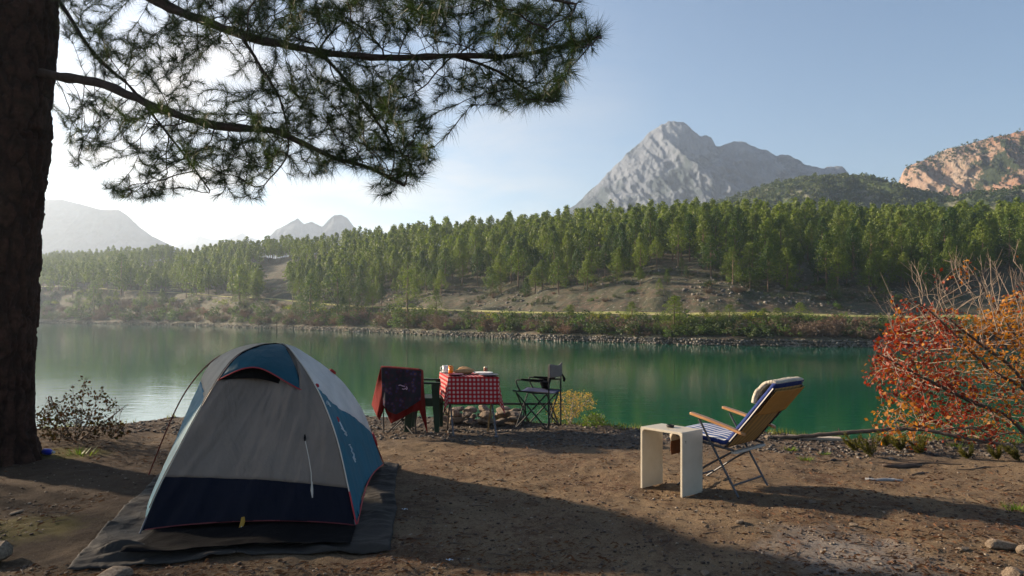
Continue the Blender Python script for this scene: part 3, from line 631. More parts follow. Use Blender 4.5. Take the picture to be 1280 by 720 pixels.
for i in range(1500):
    px = r_.uniform(300, 1200); D1 = smooth_col(np.array([px]))[0][0]; d = r_.uniform(D1[5] + .5, D1[7] + 2); x = (px - 640) / FOC * d
    if fbm(np.array([x / 9.]), np.array([d / 5.]), 2, 91)[0] < .05: continue
    pts.append((x, d, hzf(px, d))); sz.append(r_.uniform(.15, .6) ** 1.3)
v, f = rock_cloud(np.array(pts), sz, r_, .8); tag(link('slope_outcrops', npmesh('slope_outcrops', v, f), mats=M_ROCKF), kind='stuff')
# scrub on the cliff and the wooded hills: leafy clumps
M_FAR = leafmat('hill_scrub', (0.035, 0.058, 0.018), (0.075, 0.095, 0.028), 0.3, 0.7, 0.05)
def clumps(V, n, smin, smax, cond, seed, name):
    r_ = np.random.default_rng(seed); nu, nv, _ = V.shape; cs, ss = [], []
    while len(cs) < n:
        i = r_.integers(0, nu); j = r_.integers(0, nv); p = V[i, j]
        if cond(i / nu, j / nv, p, r_): cs.append(p + r_.normal(size=3) * .6); ss.append(r_.uniform(smin, smax))
    cs = np.array(cs); ss = np.array(ss); k = 16; g = r_.normal(size=(n, k, 3)); g /= np.linalg.norm(g, axis=2)[..., None]
    nn = g.reshape(-1, 3); p = (cs[:, None] + g * ss[:, None, None] * np.array([.5, .5, .42]) * (r_.random((n, k, 1)) ** .3) + np.array([0, 0, .25]) * ss[:, None, None]).reshape(-1, 3)
    s = np.repeat(ss, k); v, f = tri_out(p, nn, s * .42, r_)
    tag(link(name, npmesh(name, v.reshape(-1, 3), f), mats=M_FAR), kind='stuff')
clumps(MH, 5000, 2.2, 4.2, lambda a, b, p, r: p[1] < 482, 1, 'hill_scrub')
clumps(LH, 3500, 2.2, 3.8, lambda a, b, p, r: p[1] < 402, 2, 'hill_scrub')
clumps(CL, 5000, 1.3, 2.7, lambda a, b, p, r: (b > .84 or fbm(np.array([p[0] / 40]), np.array([p[2] / 22]), 3, 5)[0] > .20), 3, 'cliff_scrub')

# ================================================================== BIG PINE, BUSHES
def colonize(nodes, parents, att, step, infl, kill, iters, r_, jitter=0.12, maxn=12000, grav=0.0):
    nodes = [Vector(n) for n in nodes]; parents = list(parents); kids = {}; att = [Vector(a) for a in att]
    for it in range(iters):
        kd = KDTree(len(nodes))
        for i, n in enumerate(nodes): kd.insert(n, i)
        kd.balance(); acc = {}; keep = []
        for a in att:
            co, i, dist = kd.find(a)
            if dist < kill: continue
            keep.append(a)
            if dist < infl:
                d = (a - co) / dist
                if i in acc: acc[i] += d
                else: acc[i] = d.copy()
        att = keep
        if not acc or len(nodes) > maxn: break
        for i, d in acc.items():
            d = d.normalized() + Vector(r_.normal(size=3)) * jitter; d.z -= grav
            if parents[i] >= 0: d += (nodes[i] - nodes[parents[i]]).normalized() * 0.35
            q = nodes[i] + d.normalized() * step
            if any((q - nodes[c]).length < step * .45 for c in kids.get(i, ())): continue
            kids.setdefault(i, []).append(len(nodes)); nodes.append(q); parents.append(i)
    return nodes, parents
def skeleton_info(nodes, parents, rtip, expo):
    n = len(nodes); leaves = [0] * n; ch = [[] for _ in range(n)]
    for i in range(n):
        if parents[i] >= 0: ch[parents[i]].append(i)
    order = sorted(range(n), key=lambda i: i)
    rad = [0.0] * n
    for i in reversed(order):
        leaves[i] = sum(leaves[c] for c in ch[i]) if ch[i] else 1
    return ch, leaves, [rtip * max(1, l) ** (1 / expo) for l in leaves]
def chains(nodes, ch, leaves, roots):
    out = []; st = [(r, None) for r in roots]
    while st:
        i, par = st.pop(); c = [par] if par is not None else []
        while True:
            c.append(i)
            if not ch[i]: break
            k = max(ch[i], key=lambda q: leaves[q])
            for q in ch[i]:
                if q != k: st.append((q, i))
            i = k
        if len(c) > 1: out.append(c)
    return out
def path_nodes(pts, step, nodes, parents, start_parent=-1):
    """resample a limb's polyline into nodes"""
    prev = start_parent; out = []
    for a, b in zip(pts[:-1], pts[1:]):
        n = max(1, int((b - a).length / step))
        for k in range(n):
            nodes.append(a.lerp(b, k / n)); parents.append(prev); prev = len(nodes) - 1; out.append(prev)
    nodes.append(pts[-1].copy()); parents.append(prev); out.append(len(nodes) - 1); return out
def bez(pts, n=8):
    """Catmull-Rom through the points"""
    P_ = [pts[0] * 2 - pts[1]] + list(pts) + [pts[-1] * 2 - pts[-2]]; out = []
    for i in range(1, len(P_) - 2):
        a, b, c, d = P_[i - 1:i + 3]
        for k in range(n):
            t = k / n; out.append(0.5 * ((2 * b) + (c - a) * t + (2 * a - 5 * b + 4 * c - d) * t * t + (3 * b - a - 3 * c + d) * t ** 3))
    out.append(P_[-2].copy()); return out

# trunk with deep plated bark
def bark_material():
    m = bpy.data.materials.new('pine_bark'); m.use_nodes = True; t = m.node_tree; b = t.nodes['Principled BSDF']
    at = N(t, 'ShaderNodeAttribute', attribute_name='groove'); g = N(t, 'ShaderNodeNewGeometry')
    n = N(t, 'ShaderNodeTexNoise', i_Scale=9.0, i_Detail=6.0, i_Roughness=0.7); t.links.new(g.outputs['Position'], n.inputs['Vector'])
    r = N(t, 'ShaderNodeValToRGB'); e = r.color_ramp.elements; e[0].color = (0.016, 0.007, 0.004, 1); e[1].color = (0.056, 0.026, 0.017, 1); e[0].position = .35; e[1].position = .65
    t.links.new(n.outputs[0], r.inputs[0]); x = N(t, 'ShaderNodeMix', data_type='RGBA'); t.links.new(at.outputs['Fac'], x.inputs[0])
    x.inputs[6].default_value = (0.016, 0.007, 0.005, 1); t.links.new(r.outputs[0], x.inputs[7]); t.links.new(x.outputs[2], b.inputs['Base Color'])
    b.inputs['Roughness'].default_value = 0.9; b.inputs['Specular IOR Level'].default_value = 0.2
    n2 = N(t, 'ShaderNodeTexNoise', i_Scale=45.0, i_Detail=6.0, i_Roughness=0.7); t.links.new(g.outputs['Position'], n2.inputs['Vector'])
    bp = N(t, 'ShaderNodeBump', i_Strength=0.8, i_Distance=0.012); t.links.new(n2.outputs[0], bp.inputs['Height']); t.links.new(bp.outputs[0], b.inputs['Normal'])
    return m
M_BARK = bark_material()
M_LIMB = noisemat('limb_bark', [(0.022, 0.014, 0.011), (0.065, 0.044, 0.034)], 14.0, bump=0.8, bscale=60, bdist=.01)
M_NEEDLE = leafmat('pine_needles', (0.016, 0.032, 0.008), (0.040, 0.062, 0.012), 0.26, 0.5, 2.5, 0.0)
def trunk_center(z):
    t = z / 5.0; return np.array([-5.17 + 0.035 * np.sin(t * 3) + 0.05 * t ** 2 * 1.6 + .02 * t, 7.35 + 0 * t])
zs = np.linspace(-0.35, 6.5, 620); th = np.linspace(0, 2 * math.pi, 200, endpoint=False)
ZT, TH = np.meshgrid(zs, th, indexing='ij')
rb = 0.300 + 0.055 * np.clip(ZT / 4.3 - .25, 0, 1) * 1.3 - 0.03 * np.clip(ZT - 4.3, 0, 9) + 0.16 * np.exp(-np.clip(ZT + .1, 0, 9) / 0.28) * (1 + .35 * np.cos(5 * TH + 1)) + 0.02 * np.cos(2 * TH + ZT * .8) + .025 * np.exp(-((ZT - 3.2) / .35) ** 2)
uu = TH / (2 * math.pi) * 17; uu2 = uu + 1.1 * vn(ZT * 1.6, uu * .8, 7) + .5 * vn(ZT * 6, uu * 3, 17) + .25 * vn(ZT * 19, uu * 9, 27)
zz2 = ZT * 2.6 + 20 + .5 * vn(ZT * 5, uu * 2.5, 37) + .25 * vn(ZT * 15, uu * 7, 47)
f1, f2, cid = worley(np.mod(uu2, 17), zz2, 3); gr = np.clip((f2 - f1) / 0.28, 0, 1)
f1b, f2b, cidb = worley(uu2 * 2.1, zz2 * 2.6 + 11, 8); gr2 = np.clip((f2b - f1b) / .25, 0, 1)
rr = rb + 0.034 * (gr ** .55) + 0.022 * (cid - .5) * gr + 0.010 * gr2 * gr + 0.012 * fbm(uu * 3, ZT * 14, 4, 57, .6) + 0.010 * cidb * gr
cx = -5.31 + 0.035 * np.sin(ZT / 5 * 3) + 0.235 * np.clip(ZT / 5, 0, 2) ** 1.6
V = np.stack([cx + rr * np.cos(TH), 7.35 + rr * np.sin(TH), ZT], -1).reshape(-1, 3)
i = np.arange(len(zs) - 1)[:, None]; j = np.arange(200)[None, :]; j2 = (j + 1) % 200
F = np.stack([i * 200 + j, i * 200 + j2, (i + 1) * 200 + j2, (i + 1) * 200 + j], -1).reshape(-1, 4)
tree = empty('large_pine_tree', (-5.17, 7.35, 0)); tag(tree, 'huge old pine with plated red-brown bark and long branches reaching over the tent', 'tree')
def attach(o, root): o.parent = root; o.matrix_parent_inverse = Matrix.Translation(-Vector(root.location)); return o
me = npmesh('trunk', V, F, True); at = me.attributes.new('groove', 'FLOAT', 'POINT'); at.data.foreach_set('value', (gr * (.55 + .45 * gr2)).ravel().astype(np.float32))
attach(link('trunk', me, mats=M_BARK), tree)

def near_d(px): return float(np.interp(px, [60, 110, 220, 760], [7.3, 6.95, 6.45, 4.6]))
r_ = np.random.default_rng(5)
limbs_px = [
    ([(40, 80), (75, 96), (130, 106), (200, 136), (270, 157), (338, 163), (372, 176), (415, 196), (462, 210), (505, 232)], .052, .012, 0.0),
    ([(20, -190), (90, -110), (150, -45), (195, 0), (300, 42), (400, 64), (480, 72), (570, 70), (640, 70), (700, 58), (748, 46)], .075, .007, 0.0),
    ([(10, -70), (55, -30), (80, 10), (118, 68), (160, 106), (196, 150), (232, 196), (262, 238)], .030, .006, 0.35),
    ([(0, -240), (80, -260), (200, -200), (330, -120), (450, -60), (560, -30), (650, -10), (720, 5)], .07, .008, -0.2),
    ([(10, -320), (120, -330), (260, -280), (400, -210), (520, -160)], .06, .01, .4),
    ([(400, 64), (440, 110), (470, 150), (492, 188), (488, 226)], .018, .005, 0.1),
    ([(300, 42), (330, 90), (352, 130), (360, 190), (330, 232)], .016, .005, -0.3),
    ([(570, 70), (620, 88), (655, 110), (690, 128)], .012, .005, 0.05)]
nodes, parents = [], []; first = []
for k, (pp, r0, r1, off) in enumerate(limbs_px):
    pts = [P(x, y, near_d(x) + off) for x, y in pp]
    if k < 5: pts[0] = Vector((-5.12, 7.4, pts[0].z))
    path = bez(pts, 5); ids = path_nodes(path, 0.09, nodes, parents)
    first.append((ids, r0, r1))
# attractors: where the photo's crown is (photo column, row, half width, half height, weight)
EL = [(690, 45, 62, 45, 1.3), (650, 105, 65, 36, 1.1), (600, 20, 80, 35, 1.3), (480, 20, 90, 36, 1.7), (560, 90, 60, 30, .7), (475, 160, 65, 55, 2.1), (430, 110, 70, 45, 1.3), (505, 200, 38, 38, 1.1), (478, 232, 30, 14, .4),
      (360, 25, 70, 40, 1.5), (260, 25, 60, 30, 1.0), (215, 60, 55, 35, .7), (110, 30, 35, 40, .7), (160, 75, 50, 30, .6), (118, 150, 42, 42, .9), (105, 195, 30, 25, .25),
      (205, 170, 60, 50, .9), (180, 235, 50, 22, .75), (290, 190, 60, 45, 1.1), (285, 238, 48, 14, .5), (350, 130, 50, 50, .7), (390, 200, 50, 30, .5), (250, 120, 50, 30, .35),
      (300, -60, 300, 50, 2.6), (560, -50, 150, 45, 1.3), (350, -180, 330, 90, 3.2), (150, -280, 200, 80, 1.2)]
wts = np.array([e[2] * e[3] * e[4] for e in EL]); wts = wts / wts.sum(); att = []
for e in EL:
    e_n = int(4300 * (e[2] * e[3] * e[4]) / sum(q[2] * q[3] * q[4] for q in EL) * (1.0 if e[1] > -20 else 0.42))
    if e[1] > -20: e_n = int(e_n * 4.4)
    for q in range(e_n):
        a = r_.uniform(0, 6.28); rr_ = math.sqrt(r_.random()); x = e[0] + math.cos(a) * rr_ * e[2]; y = e[1] + math.sin(a) * rr_ * e[3]
        att.append(P(x, y, near_d(x) + r_.normal() * .42))
nodes, parents = colonize(nodes, parents, att, 0.070, 1.1, 0.088, 100, r_, 0.18, 26000)
ch, leaves, rad = skeleton_info(nodes, parents, 0.0021, 2.15)
nroot = [i for i, p in enumerate(parents) if p < 0]
for ids, r0, r1 in first:
    L = len(ids)
    for k, i in enumerate(ids): rad[i] = r0 + (r1 - r0) * (k / L) ** .8
print('pine nodes', len(nodes))
cs = chains(nodes, ch, leaves, nroot)
limbset = {ids[0] for ids, _, _ in first}
def smooth_chain(c):
    return [nodes[i] for i in c]
lb = [MB() for _ in range(5)]; tw = MB()
for c in cs:
    rads = [rad[i] for i in c]
    if c[0] in limbset or (len(c) > 1 and c[0] in limbset):
        k = [ids[0] for ids, _, _ in first].index(c[0]); (lb[k] if k < 5 else tw).tube([nodes[i] + Vector(r_.normal(size=3)) * rad[i] * .10 for i in c], [q * (1 + .12 * r_.normal()) if q > .01 else q for q in rads], 9 if k < 5 else 6)
    else:
        rads[0] = min(rads[0], rads[1] * 1.15)
        tw.tube([nodes[i] for i in c], rads, 5 if rads[0] > .006 else 3, cap=False)
for m in lb:
    if m.n: attach(m.build('branch', M_LIMB, smooth=True), tree)
attach(tw.build('twigs', M_LIMB, smooth=True), tree)
# a broken reddish limb stub on the near side of the trunk
attach(MB().tube(bez([Vector((-5.1, 6.9, 4.9)), Vector((-5.02, 6.72, 4.55)), Vector((-4.98, 6.75, 4.25)), Vector((-4.92, 6.92, 3.95))], 4), [.07, .07, .068, .066, .062, .06, .058, .056, .052, .05, .046, .04, .03], 12).build('branch', M_BARK, smooth=True), tree)
# needles in tufts round the shoot ends
tp, td = [], []
for i in range(len(nodes)):
    if parents[i] < 0 or rad[i] > .02: continue
    if leaves[i] == 1 or (leaves[i] <= 3 and r_.random() < .6):
        if not ch[i] or r_.random() < .95:
            d = nodes[i] - nodes[parents[i]]
            if d.length < 1e-6: continue
            tp.append(nodes[i]); td.append(d.normalized())
tp = np.array([tuple(q) for q in tp]); td = np.array([tuple(q) for q in td])
print('tufts', len(tp))
def needles(tp, td, k, lmin, lmax, wid, r_, back=0.07, spread=(15, 75)):
    n = len(tp); p = np.repeat(tp, k, 0) - np.repeat(td, k, 0) * r_.uniform(0, back, (n * k, 1)); d = np.repeat(td, k, 0)
    q = r_.normal(size=(n * k, 3)); q -= d * (q * d).sum(1)[:, None]; q /= np.linalg.norm(q, axis=1)[:, None]
    a = np.radians(r_.uniform(spread[0], spread[1], (n * k, 1))); e = d * np.cos(a) + q * np.sin(a); L = r_.uniform(lmin, lmax, (n * k, 1)) * np.repeat(r_.uniform(.7, 1.1, (n, 1)), k, 0)
    s = np.cross(e, r_.normal(size=(n * k, 3))); s /= np.linalg.norm(s, axis=1)[:, None]
    v = np.stack([p - s * wid, p + s * wid, p + e * L], 1).reshape(-1, 3); return v, np.arange(len(v)).reshape(-1, 3)
v, f = needles(tp, td, 46, .080, .160, .0014, r_)
attach(link('needles', npmesh('needles', v, f), mats=M_NEEDLE), tree)

# unseen pines added left of the camp to cast shade over it
r_ = np.random.default_rng(71)
for k, (x, y, h, lab) in enumerate([(-9.0, 8.5, 3.0, 'unseen low pine thicket at the water left of the huge pine'), (-9.6, 7.6, 3.5, 'unseen bushy young pine on the bank left of the huge pine'), (-11.6, 9.2, 4.4, 'unseen small pine on the shore further left of the huge pine'), (-8.2, 6.3, 3.4, 'unseen low pine bush left of the huge trunk'), (-13.5, 7.2, 5.5, 'unseen pine at the left end of the camp clearing')]):
    s = h / 8.5; place_pair('pine_tree', OP[k % 3], (x, y, gzf(x, y)), r_.uniform(0, 6), (s * 1.5, s * 1.5, s), lab, None)

# ---- autumn bush at the right
M_TWIG = noisemat('pale_twigs', [(0.20, 0.15, 0.11), (0.34, 0.27, 0.21)], 8.0)
M_TWIGD = noisemat('dark_twigs', [(0.05, 0.035, 0.028), (0.11, 0.08, 0.06)], 8.0)
M_RED = leafmat('red_leaves', (0.10, 0.010, 0.007), (0.31, 0.048, 0.012), 0.45, 0.5, 3.0, 0.0, tint=(1.3, 1.0, .8))
M_ORANGE = leafmat('orange_leaves', (0.28, 0.080, 0.010), (0.48, 0.22, 0.020), 0.45, 0.5, 3.0, 0.0, tint=(1.2, 1.1, .7))
def leaf_quads(p, size, r_, fold=.25, droop=.3):
    n = len(p); a = r_.normal(size=(n, 3)); a[:, 2] -= droop; a /= np.linalg.norm(a, axis=1)[:, None]; b = r_.normal(size=(n, 3)); b -= a * (a * b).sum(1)[:, None]; b /= np.linalg.norm(b, axis=1)[:, None]
    c = np.cross(a, b); s = (size * r_.uniform(.6, 1.25, n))[:, None]
    v = np.stack([p, p + a * s * .5 + b * s * .36 + c * s * fold * .4, p + a * s, p + a * s * .5 - b * s * .36 + c * s * fold * .4], 1).reshape(-1, 3); return v, np.arange(4 * n).reshape(-1, 4)
r_ = np.random.default_rng(15)
root = P(1335, 575, 8.95); root.z = gzf(root.x, root.y) + 0.0
bush = empty('autumn_bush', tuple(root)); tag(bush, 'large autumn bush with red and orange leaves and bare pale twigs by the water', 'bush')
nodes, parents = [], []
stems = [[(1332, 570), (1290, 500), (1235, 460), (1190, 415), (1150, 380), (1118, 372)], [(1335, 572), (1300, 470), (1255, 400), (1222, 350), (1205, 325)], [(1330, 574), (1270, 530), (1210, 500), (1150, 470), (1095, 440)],
         [(1335, 570), (1330, 470), (1300, 390), (1275, 330)], [(1328, 574), (1260, 560), (1190, 545), (1120, 525)], [(1338, 570), (1360, 450), (1370, 350)], [(1332, 572), (1280, 480), (1225, 430), (1180, 390), (1168, 335)]]
ffirst = []
for k, pp in enumerate(stems):
    pts = [P(x, y, 8.95 + (i * (.10 if k % 2 else -.12))) for i, (x, y) in enumerate(pp)]; pts[0] = root.copy(); pts[0].z -= .1
    ffirst.append(path_nodes(bez(pts, 5), .08, nodes, parents))
ELB = [(1145, 440, 55, 45, 1.3, 'r'), (1120, 470, 40, 30, .8, 'r'), (1180, 500, 55, 35, 1.2, 'r'), (1215, 550, 45, 22, .9, 'r'), (1165, 410, 40, 25, .6, 'r'), (1250, 430, 45, 45, 1.2, 'o'), (1270, 395, 35, 30, .8, 'o'), (1195, 440, 40, 30, .7, 'o'),
       (1130, 525, 38, 32, 1.0, 'o'), (1100, 550, 20, 20, .4, 'o'), (1250, 500, 40, 45, .9, 'm'), (1180, 378, 60, 14, .25, 'b'), (1250, 372, 50, 14, .25, 'b'), (1330, 420, 60, 90, 1.0, 'o'), (1160, 565, 40, 12, .4, 'r')]
att = []
for e in ELB:
    for q in range(int(3600 * e[2] * e[3] * e[4] / sum(g[2] * g[3] * g[4] for g in ELB))):
        a = r_.uniform(0, 6.28); q_ = math.sqrt(r_.random()); att.append(P(e[0] + math.cos(a) * q_ * e[2], e[1] + math.sin(a) * q_ * e[3], 9.05 + r_.normal() * .38))
nodes, parents = colonize(nodes, parents, att, .06, .9, .085, 80, r_, .07, 9000)
ch, leaves, rad = skeleton_info(nodes, parents, 0.0026, 2.2); mA, mB_ = MB(), MB()
for c in chains(nodes, ch, leaves, [i for i, p in enumerate(parents) if p < 0]):
    rads = [min(rad[i], .03) for i in c]; rads[0] = min(rads[0], rads[1] * 1.1)
    px = 640 + nodes[c[-1]].x / nodes[c[-1]].y * FOC; py = HORZ + (EYE - nodes[c[-1]].z) / nodes[c[-1]].y * FOC
    (mB_ if (rads[0] > .011 or (py > 470 and rads[0] > .008)) else mA).tube([nodes[i] for i in c], rads, 5 if rads[0] > .008 else 3, cap=False)
ups = [q for q in nodes if HORZ + (EYE - q.z) / q.y * FOC < 440 and 1120 < 640 + q.x / q.y * FOC < 1330]
for k in range(64):
    q = ups[r_.integers(0, len(ups))]; d = (q - root).normalized() * .7 + Vector((-.10, 0, .75)) + Vector(r_.normal(size=3)) * .22; d.normalize(); L = r_.uniform(.25, .8); top = q + d * L
    if HORZ + (EYE - top.z) / top.y * FOC < 316: L *= .55; top = q + d * L
    bend = Vector(r_.normal(size=3)) * .04; mA.tube([q, q + d * L * .5 + bend, top], [.0065, .0045, .0018], 4, cap=False)
    for j in range(r_.integers(3, 7)):
        t_ = r_.uniform(.3, .95); b0 = q + d * L * t_ + bend * (1 - abs(2 * t_ - 1)); e_ = (d + Vector(r_.normal(size=3)) * .45).normalized() * r_.uniform(.10, .28); mA.tube([b0, b0 + e_], [.003, .0013], 3, cap=False)
attach(mA.build('branches', M_TWIG, smooth=True), bush); attach(mB_.build('stems', M_TWIGD, smooth=True), bush)
pr, po = [], []
for i in range(len(nodes)):
    if leaves[i] > 2 or parents[i] < 0: continue
    q = nodes[i]; px = 640 + q.x / q.y * FOC; py = HORZ + (EYE - q.z) / q.y * FOC; best, bk = 0, 'b'
    for e in ELB:
        w = e[4] * math.exp(-1.3 * (((px - e[0]) / e[2]) ** 2 + ((py - e[1]) / e[3]) ** 2))
        if w > best: best, bk = w, e[5]
    n = {'r': 3.0, 'o': 2.3, 'm': 1.7, 'b': .05}[bk]; n = int(n + r_.random())
    for _ in range(n): (pr if (bk == 'r' and r_.random() < .88) or (bk == 'm' and r_.random() < .5) or (bk == 'o' and r_.random() < .1) else po).append(tuple(q + Vector(r_.normal(size=3)) * .035))
for nm, pp, mt in (('red_leaves', pr, M_RED), ('orange_leaves', po, M_ORANGE)):
    v, f = leaf_quads(np.array(pp), .054, r_); attach(link(nm, npmesh(nm, v, f), mats=mt), bush)

# ---- bush behind the trunk, yellow broom behind the chair, green clump
def small_bush(name, base, ells, d, natt, rtip, stems, twigm, leafm, leafsize, perleaf, label, seed, dj=.25, kill=.06, step=.045, needle=False):
    r_ = np.random.default_rng(seed); root = empty(name, tuple(base)); tag(root, label, 'bush'); nodes, parents = [], []
    for pp in stems: path_nodes(bez([base + Vector((0, 0, -.05))] + [P(x, y, d + r_.normal() * .12) for x, y in pp], 4), step, nodes, parents)
    att = []
    for e in ells:
        for q in range(int(natt * e[2] * e[3] * e[4] / sum(g[2] * g[3] * g[4] for g in ells))):
            a = r_.uniform(0, 6.28); q_ = math.sqrt(r_.random()); att.append(P(e[0] + math.cos(a) * q_ * e[2], e[1] + math.sin(a) * q_ * e[3], d + r_.normal() * dj))
    nodes, parents = colonize(nodes, parents, att, step, .8, kill, 60, r_, .14, 6000)
    ch, leaves, rad = skeleton_info(nodes, parents, rtip, 2.2); m = MB()
    for c in chains(nodes, ch, leaves, [i for i, p in enumerate(parents) if p < 0]):
        m.tube([nodes[i] for i in c], [min(rad[i], .012) for i in c], 3, cap=False)
    attach(m.build('stems', twigm), root); pl = []
    for i in range(len(nodes)):
        if leaves[i] <= 2 and parents[i] >= 0:
            for _ in range(int(perleaf + r_.random())): pl.append(tuple(nodes[i] + Vector(r_.normal(size=3)) * .02))
    v, f = leaf_quads(np.array(pl), leafsize, r_, droop=-.4); attach(link('foliage', npmesh('foliage', v, f), mats=leafm), root); return root
M_DKLEAF = leafmat('dark_red_brown_leaves', (0.038, 0.012, 0.008), (0.028, 0.028, 0.008), 0.2, 0.95, 4.0, 0.0)
M_YEL = leafmat('yellow_broom', (0.34, 0.20, 0.045), (0.42, 0.34, 0.07), 0.4, 0.6, 4.0, 0.0, tint=(1.2, 1.1, .7))
M_GRN = leafmat('bright_green_leaves', (0.07, 0.12, 0.02), (0.15, 0.20, 0.03), 0.4, 0.5, 5.0, 0.0)
b = G(92, 556); b.z = gzf(b.x, b.y)
small_bush('twiggy_bush', b, [(92, 532, 45, 20, 1.4), (65, 530, 22, 24, 1), (135, 537, 28, 12, .7), (100, 505, 50, 14, .22)], 8.4, 2400, .0016, [[(80, 530), (62, 495)], [(95, 520), (90, 480)], [(110, 525), (128, 485)], [(120, 535), (160, 505)], [(75, 540), (55, 520)], [(100, 530), (106, 472)]],
           M_TWIGD, M_DKLEAF, .040, 1.5, 'twiggy dark bush with reddish leaves on the bank beside the huge pine trunk', 41)
b = P(712, 527, 10.15)
small_bush('yellow_bush', b, [(710, 508, 18, 18, 1.2), (730, 502, 15, 12, .8), (697, 515, 12, 12, .8), (712, 495, 14, 7, .5)], 10.2, 1500, .0012, [[(705, 510), (700, 495)], [(715, 508), (718, 492)], [(722, 512), (738, 498)]], M_TWIG, M_YEL, .024, 2.2,
           'golden yellow feathery bush at the bank edge behind the folding armchair', 42, .16, .045, .035)
b = P(742, 536, 9.75)
small_bush('green_bush', b, [(742, 527, 14, 10, 1)], 9.75, 900, .0012, [[(735, 530), (733, 522)], [(748, 530), (752, 523)]], M_TWIG, M_GRN, .030, 2.6, 'small round green bush right of the golden bush at bank edge', 43, .14, .04, .03)
b = P(775, 540, 9.5)
small_bush('green_bush', b, [(775, 535, 7, 4, 1)], 9.5, 160, .0012, [[(775, 536)]], M_TWIG, M_GRN, .025, 2.2, 'tiny green sprig at the bank edge midway to the side table', 44, .06, .03, .03)
M_SPRIG = leafmat('olive_sprig', (0.035, 0.045, 0.010), (0.12, 0.10, 0.022), 0.35, 0.6, 6.0, 0.0)
# juniper-like sprigs under the fallen branch
sprigs = [(1072, 563, 20, 'left most feathery green sprig below the fallen branch'), (1092, 570, 26, 'tall feathery green sprig leaning left below the fallen branch'), (1128, 563, 18, 'green sprig below the top of the fallen branch bow'), (1152, 566, 18, 'green sprig leaning left in front of red leaves'),
          (1212, 572, 14, 'low green sprig below the forked end of the branch'), (1248, 574, 16, 'wide green sprig at right below the autumn bush'), (1275, 576, 22, 'green sprig at the right edge under autumn bush'), (1110, 557, 12, 'small reddish green sprig tucked behind the tall sprig')]
r_ = np.random.default_rng(52)
for px, py, hp, lab in sprigs:
    g = G(px, py); g.z = gzf(g.x, g.y); rt = empty('green_sprig', tuple(g)); tag(rt, lab, 'plant'); hh = hp / FOC * g.y; m = MB(); tpp, tdd = [], []
    for k in range(9):
        a = r_.uniform(0, 6.28); d = Vector((math.cos(a) * .7 - .55, math.sin(a) * .5, 1.0)).normalized() * hh * r_.uniform(.7, 1.3); pts = [g + d * t + Vector((0, 0, .06 * hh * math.sin(t * 3))) for t in (0, .33, .66, 1)]; m.tube(pts, [.004, .003, .002, .001], 3, cap=False)
        for t in np.linspace(.25, 1, 9): tpp.append(tuple(g + d * t)); tdd.append(tuple(d.normalized()))
    attach(m.build('stems', M_TWIG), rt); v, f = needles(np.array(tpp), np.array(tdd), 16, .03, .06, .003, r_, .02, (20, 60)); attach(link('foliage', npmesh('foliage', v, f), mats=M_SPRIG), rt)

# ================================================================== CAMP
def fabric(name, col, rough=0.85, bump=0.25, scale=900.0, wr=6.0, wrs=0.35, trans=0.0, spec=0.25, var=0.12):
    m = bpy.data.materials.new(name); m.use_nodes = True; t = m.node_tree; b = t.nodes['Principled BSDF']
    tc = N(t, 'ShaderNodeTexCoord'); n = N(t, 'ShaderNodeTexNoise', i_Scale=wr, i_Detail=6.0, i_Roughness=0.6); t.links.new(tc.outputs['Object'], n.inputs['Vector'])
    mr = N(t, 'ShaderNodeMapRange'); t.links.new(n.outputs[0], mr.inputs[0]); mr.inputs[1].default_value = .3; mr.inputs[2].default_value = .7; mr.inputs[3].default_value = 1 - var; mr.inputs[4].default_value = 1 + var
    mx = N(t, 'ShaderNodeMix', data_type='RGBA', blend_type='MULTIPLY'); mx.inputs[0].default_value = 1; mx.inputs[6].default_value = (*col, 1); t.links.new(mr.outputs[0], mx.inputs[7]); t.links.new(mx.outputs[2], b.inputs['Base Color'])
    b.inputs['Roughness'].default_value = rough; b.inputs['Specular IOR Level'].default_value = spec
    mp = N(t, 'ShaderNodeMapping'); mp.inputs['Rotation'].default_value = (0.3, 0.6, 0.5); mp.inputs['Scale'].default_value = (1, 1, .28); t.links.new(tc.outputs['Object'], mp.inputs[0])
    n2 = N(t, 'ShaderNodeTexNoise', i_Scale=wr * 1.6, i_Detail=5.0, i_Roughness=0.55, i_Distortion=0.6); t.links.new(mp.outputs[0], n2.inputs['Vector'])
    bp = N(t, 'ShaderNodeBump', i_Strength=wrs, i_Distance=0.042); t.links.new(n2.outputs[0], bp.inputs['Height'])
    wv = N(t, 'ShaderNodeTexNoise', i_Scale=scale, i_Detail=1.0); t.links.new(tc.outputs['Object'], wv.inputs['Vector'])
    b2 = N(t, 'ShaderNodeBump', i_Strength=bump, i_Distance=0.0006); t.links.new(wv.outputs[0], b2.inputs['Height']); t.links.new(bp.outputs[0], b2.inputs['Normal']); t.links.new(b2.outputs[0], b.inputs['Normal'])
    if trans:
        tr = N(t, 'ShaderNodeBsdfTranslucent'); t.links.new(mx.outputs[2], tr.inputs[0]); ms = N(t, 'ShaderNodeMixShader'); ms.inputs[0].default_value = trans
        t.links.new(b.outputs[0], ms.inputs[1]); t.links.new(tr.outputs[0], ms.inputs[2]); t.links.new(ms.outputs[0], t.nodes['Material Output'].inputs[0])
    return m
F_BEIGE = fabric('grey_beige_nylon', (0.215, 0.176, 0.144), .75, trans=.15, wr=3.0, wrs=1.0); F_WHITE = fabric('silver_white_nylon', (0.60, 0.58, 0.55), .5, trans=.12)
F_TEAL = fabric('teal_nylon', (0.004, 0.120, 0.185), .6, trans=.12); F_NAVY = fabric('navy_nylon', (0.004, 0.006, 0.014), .8, spec=.12)
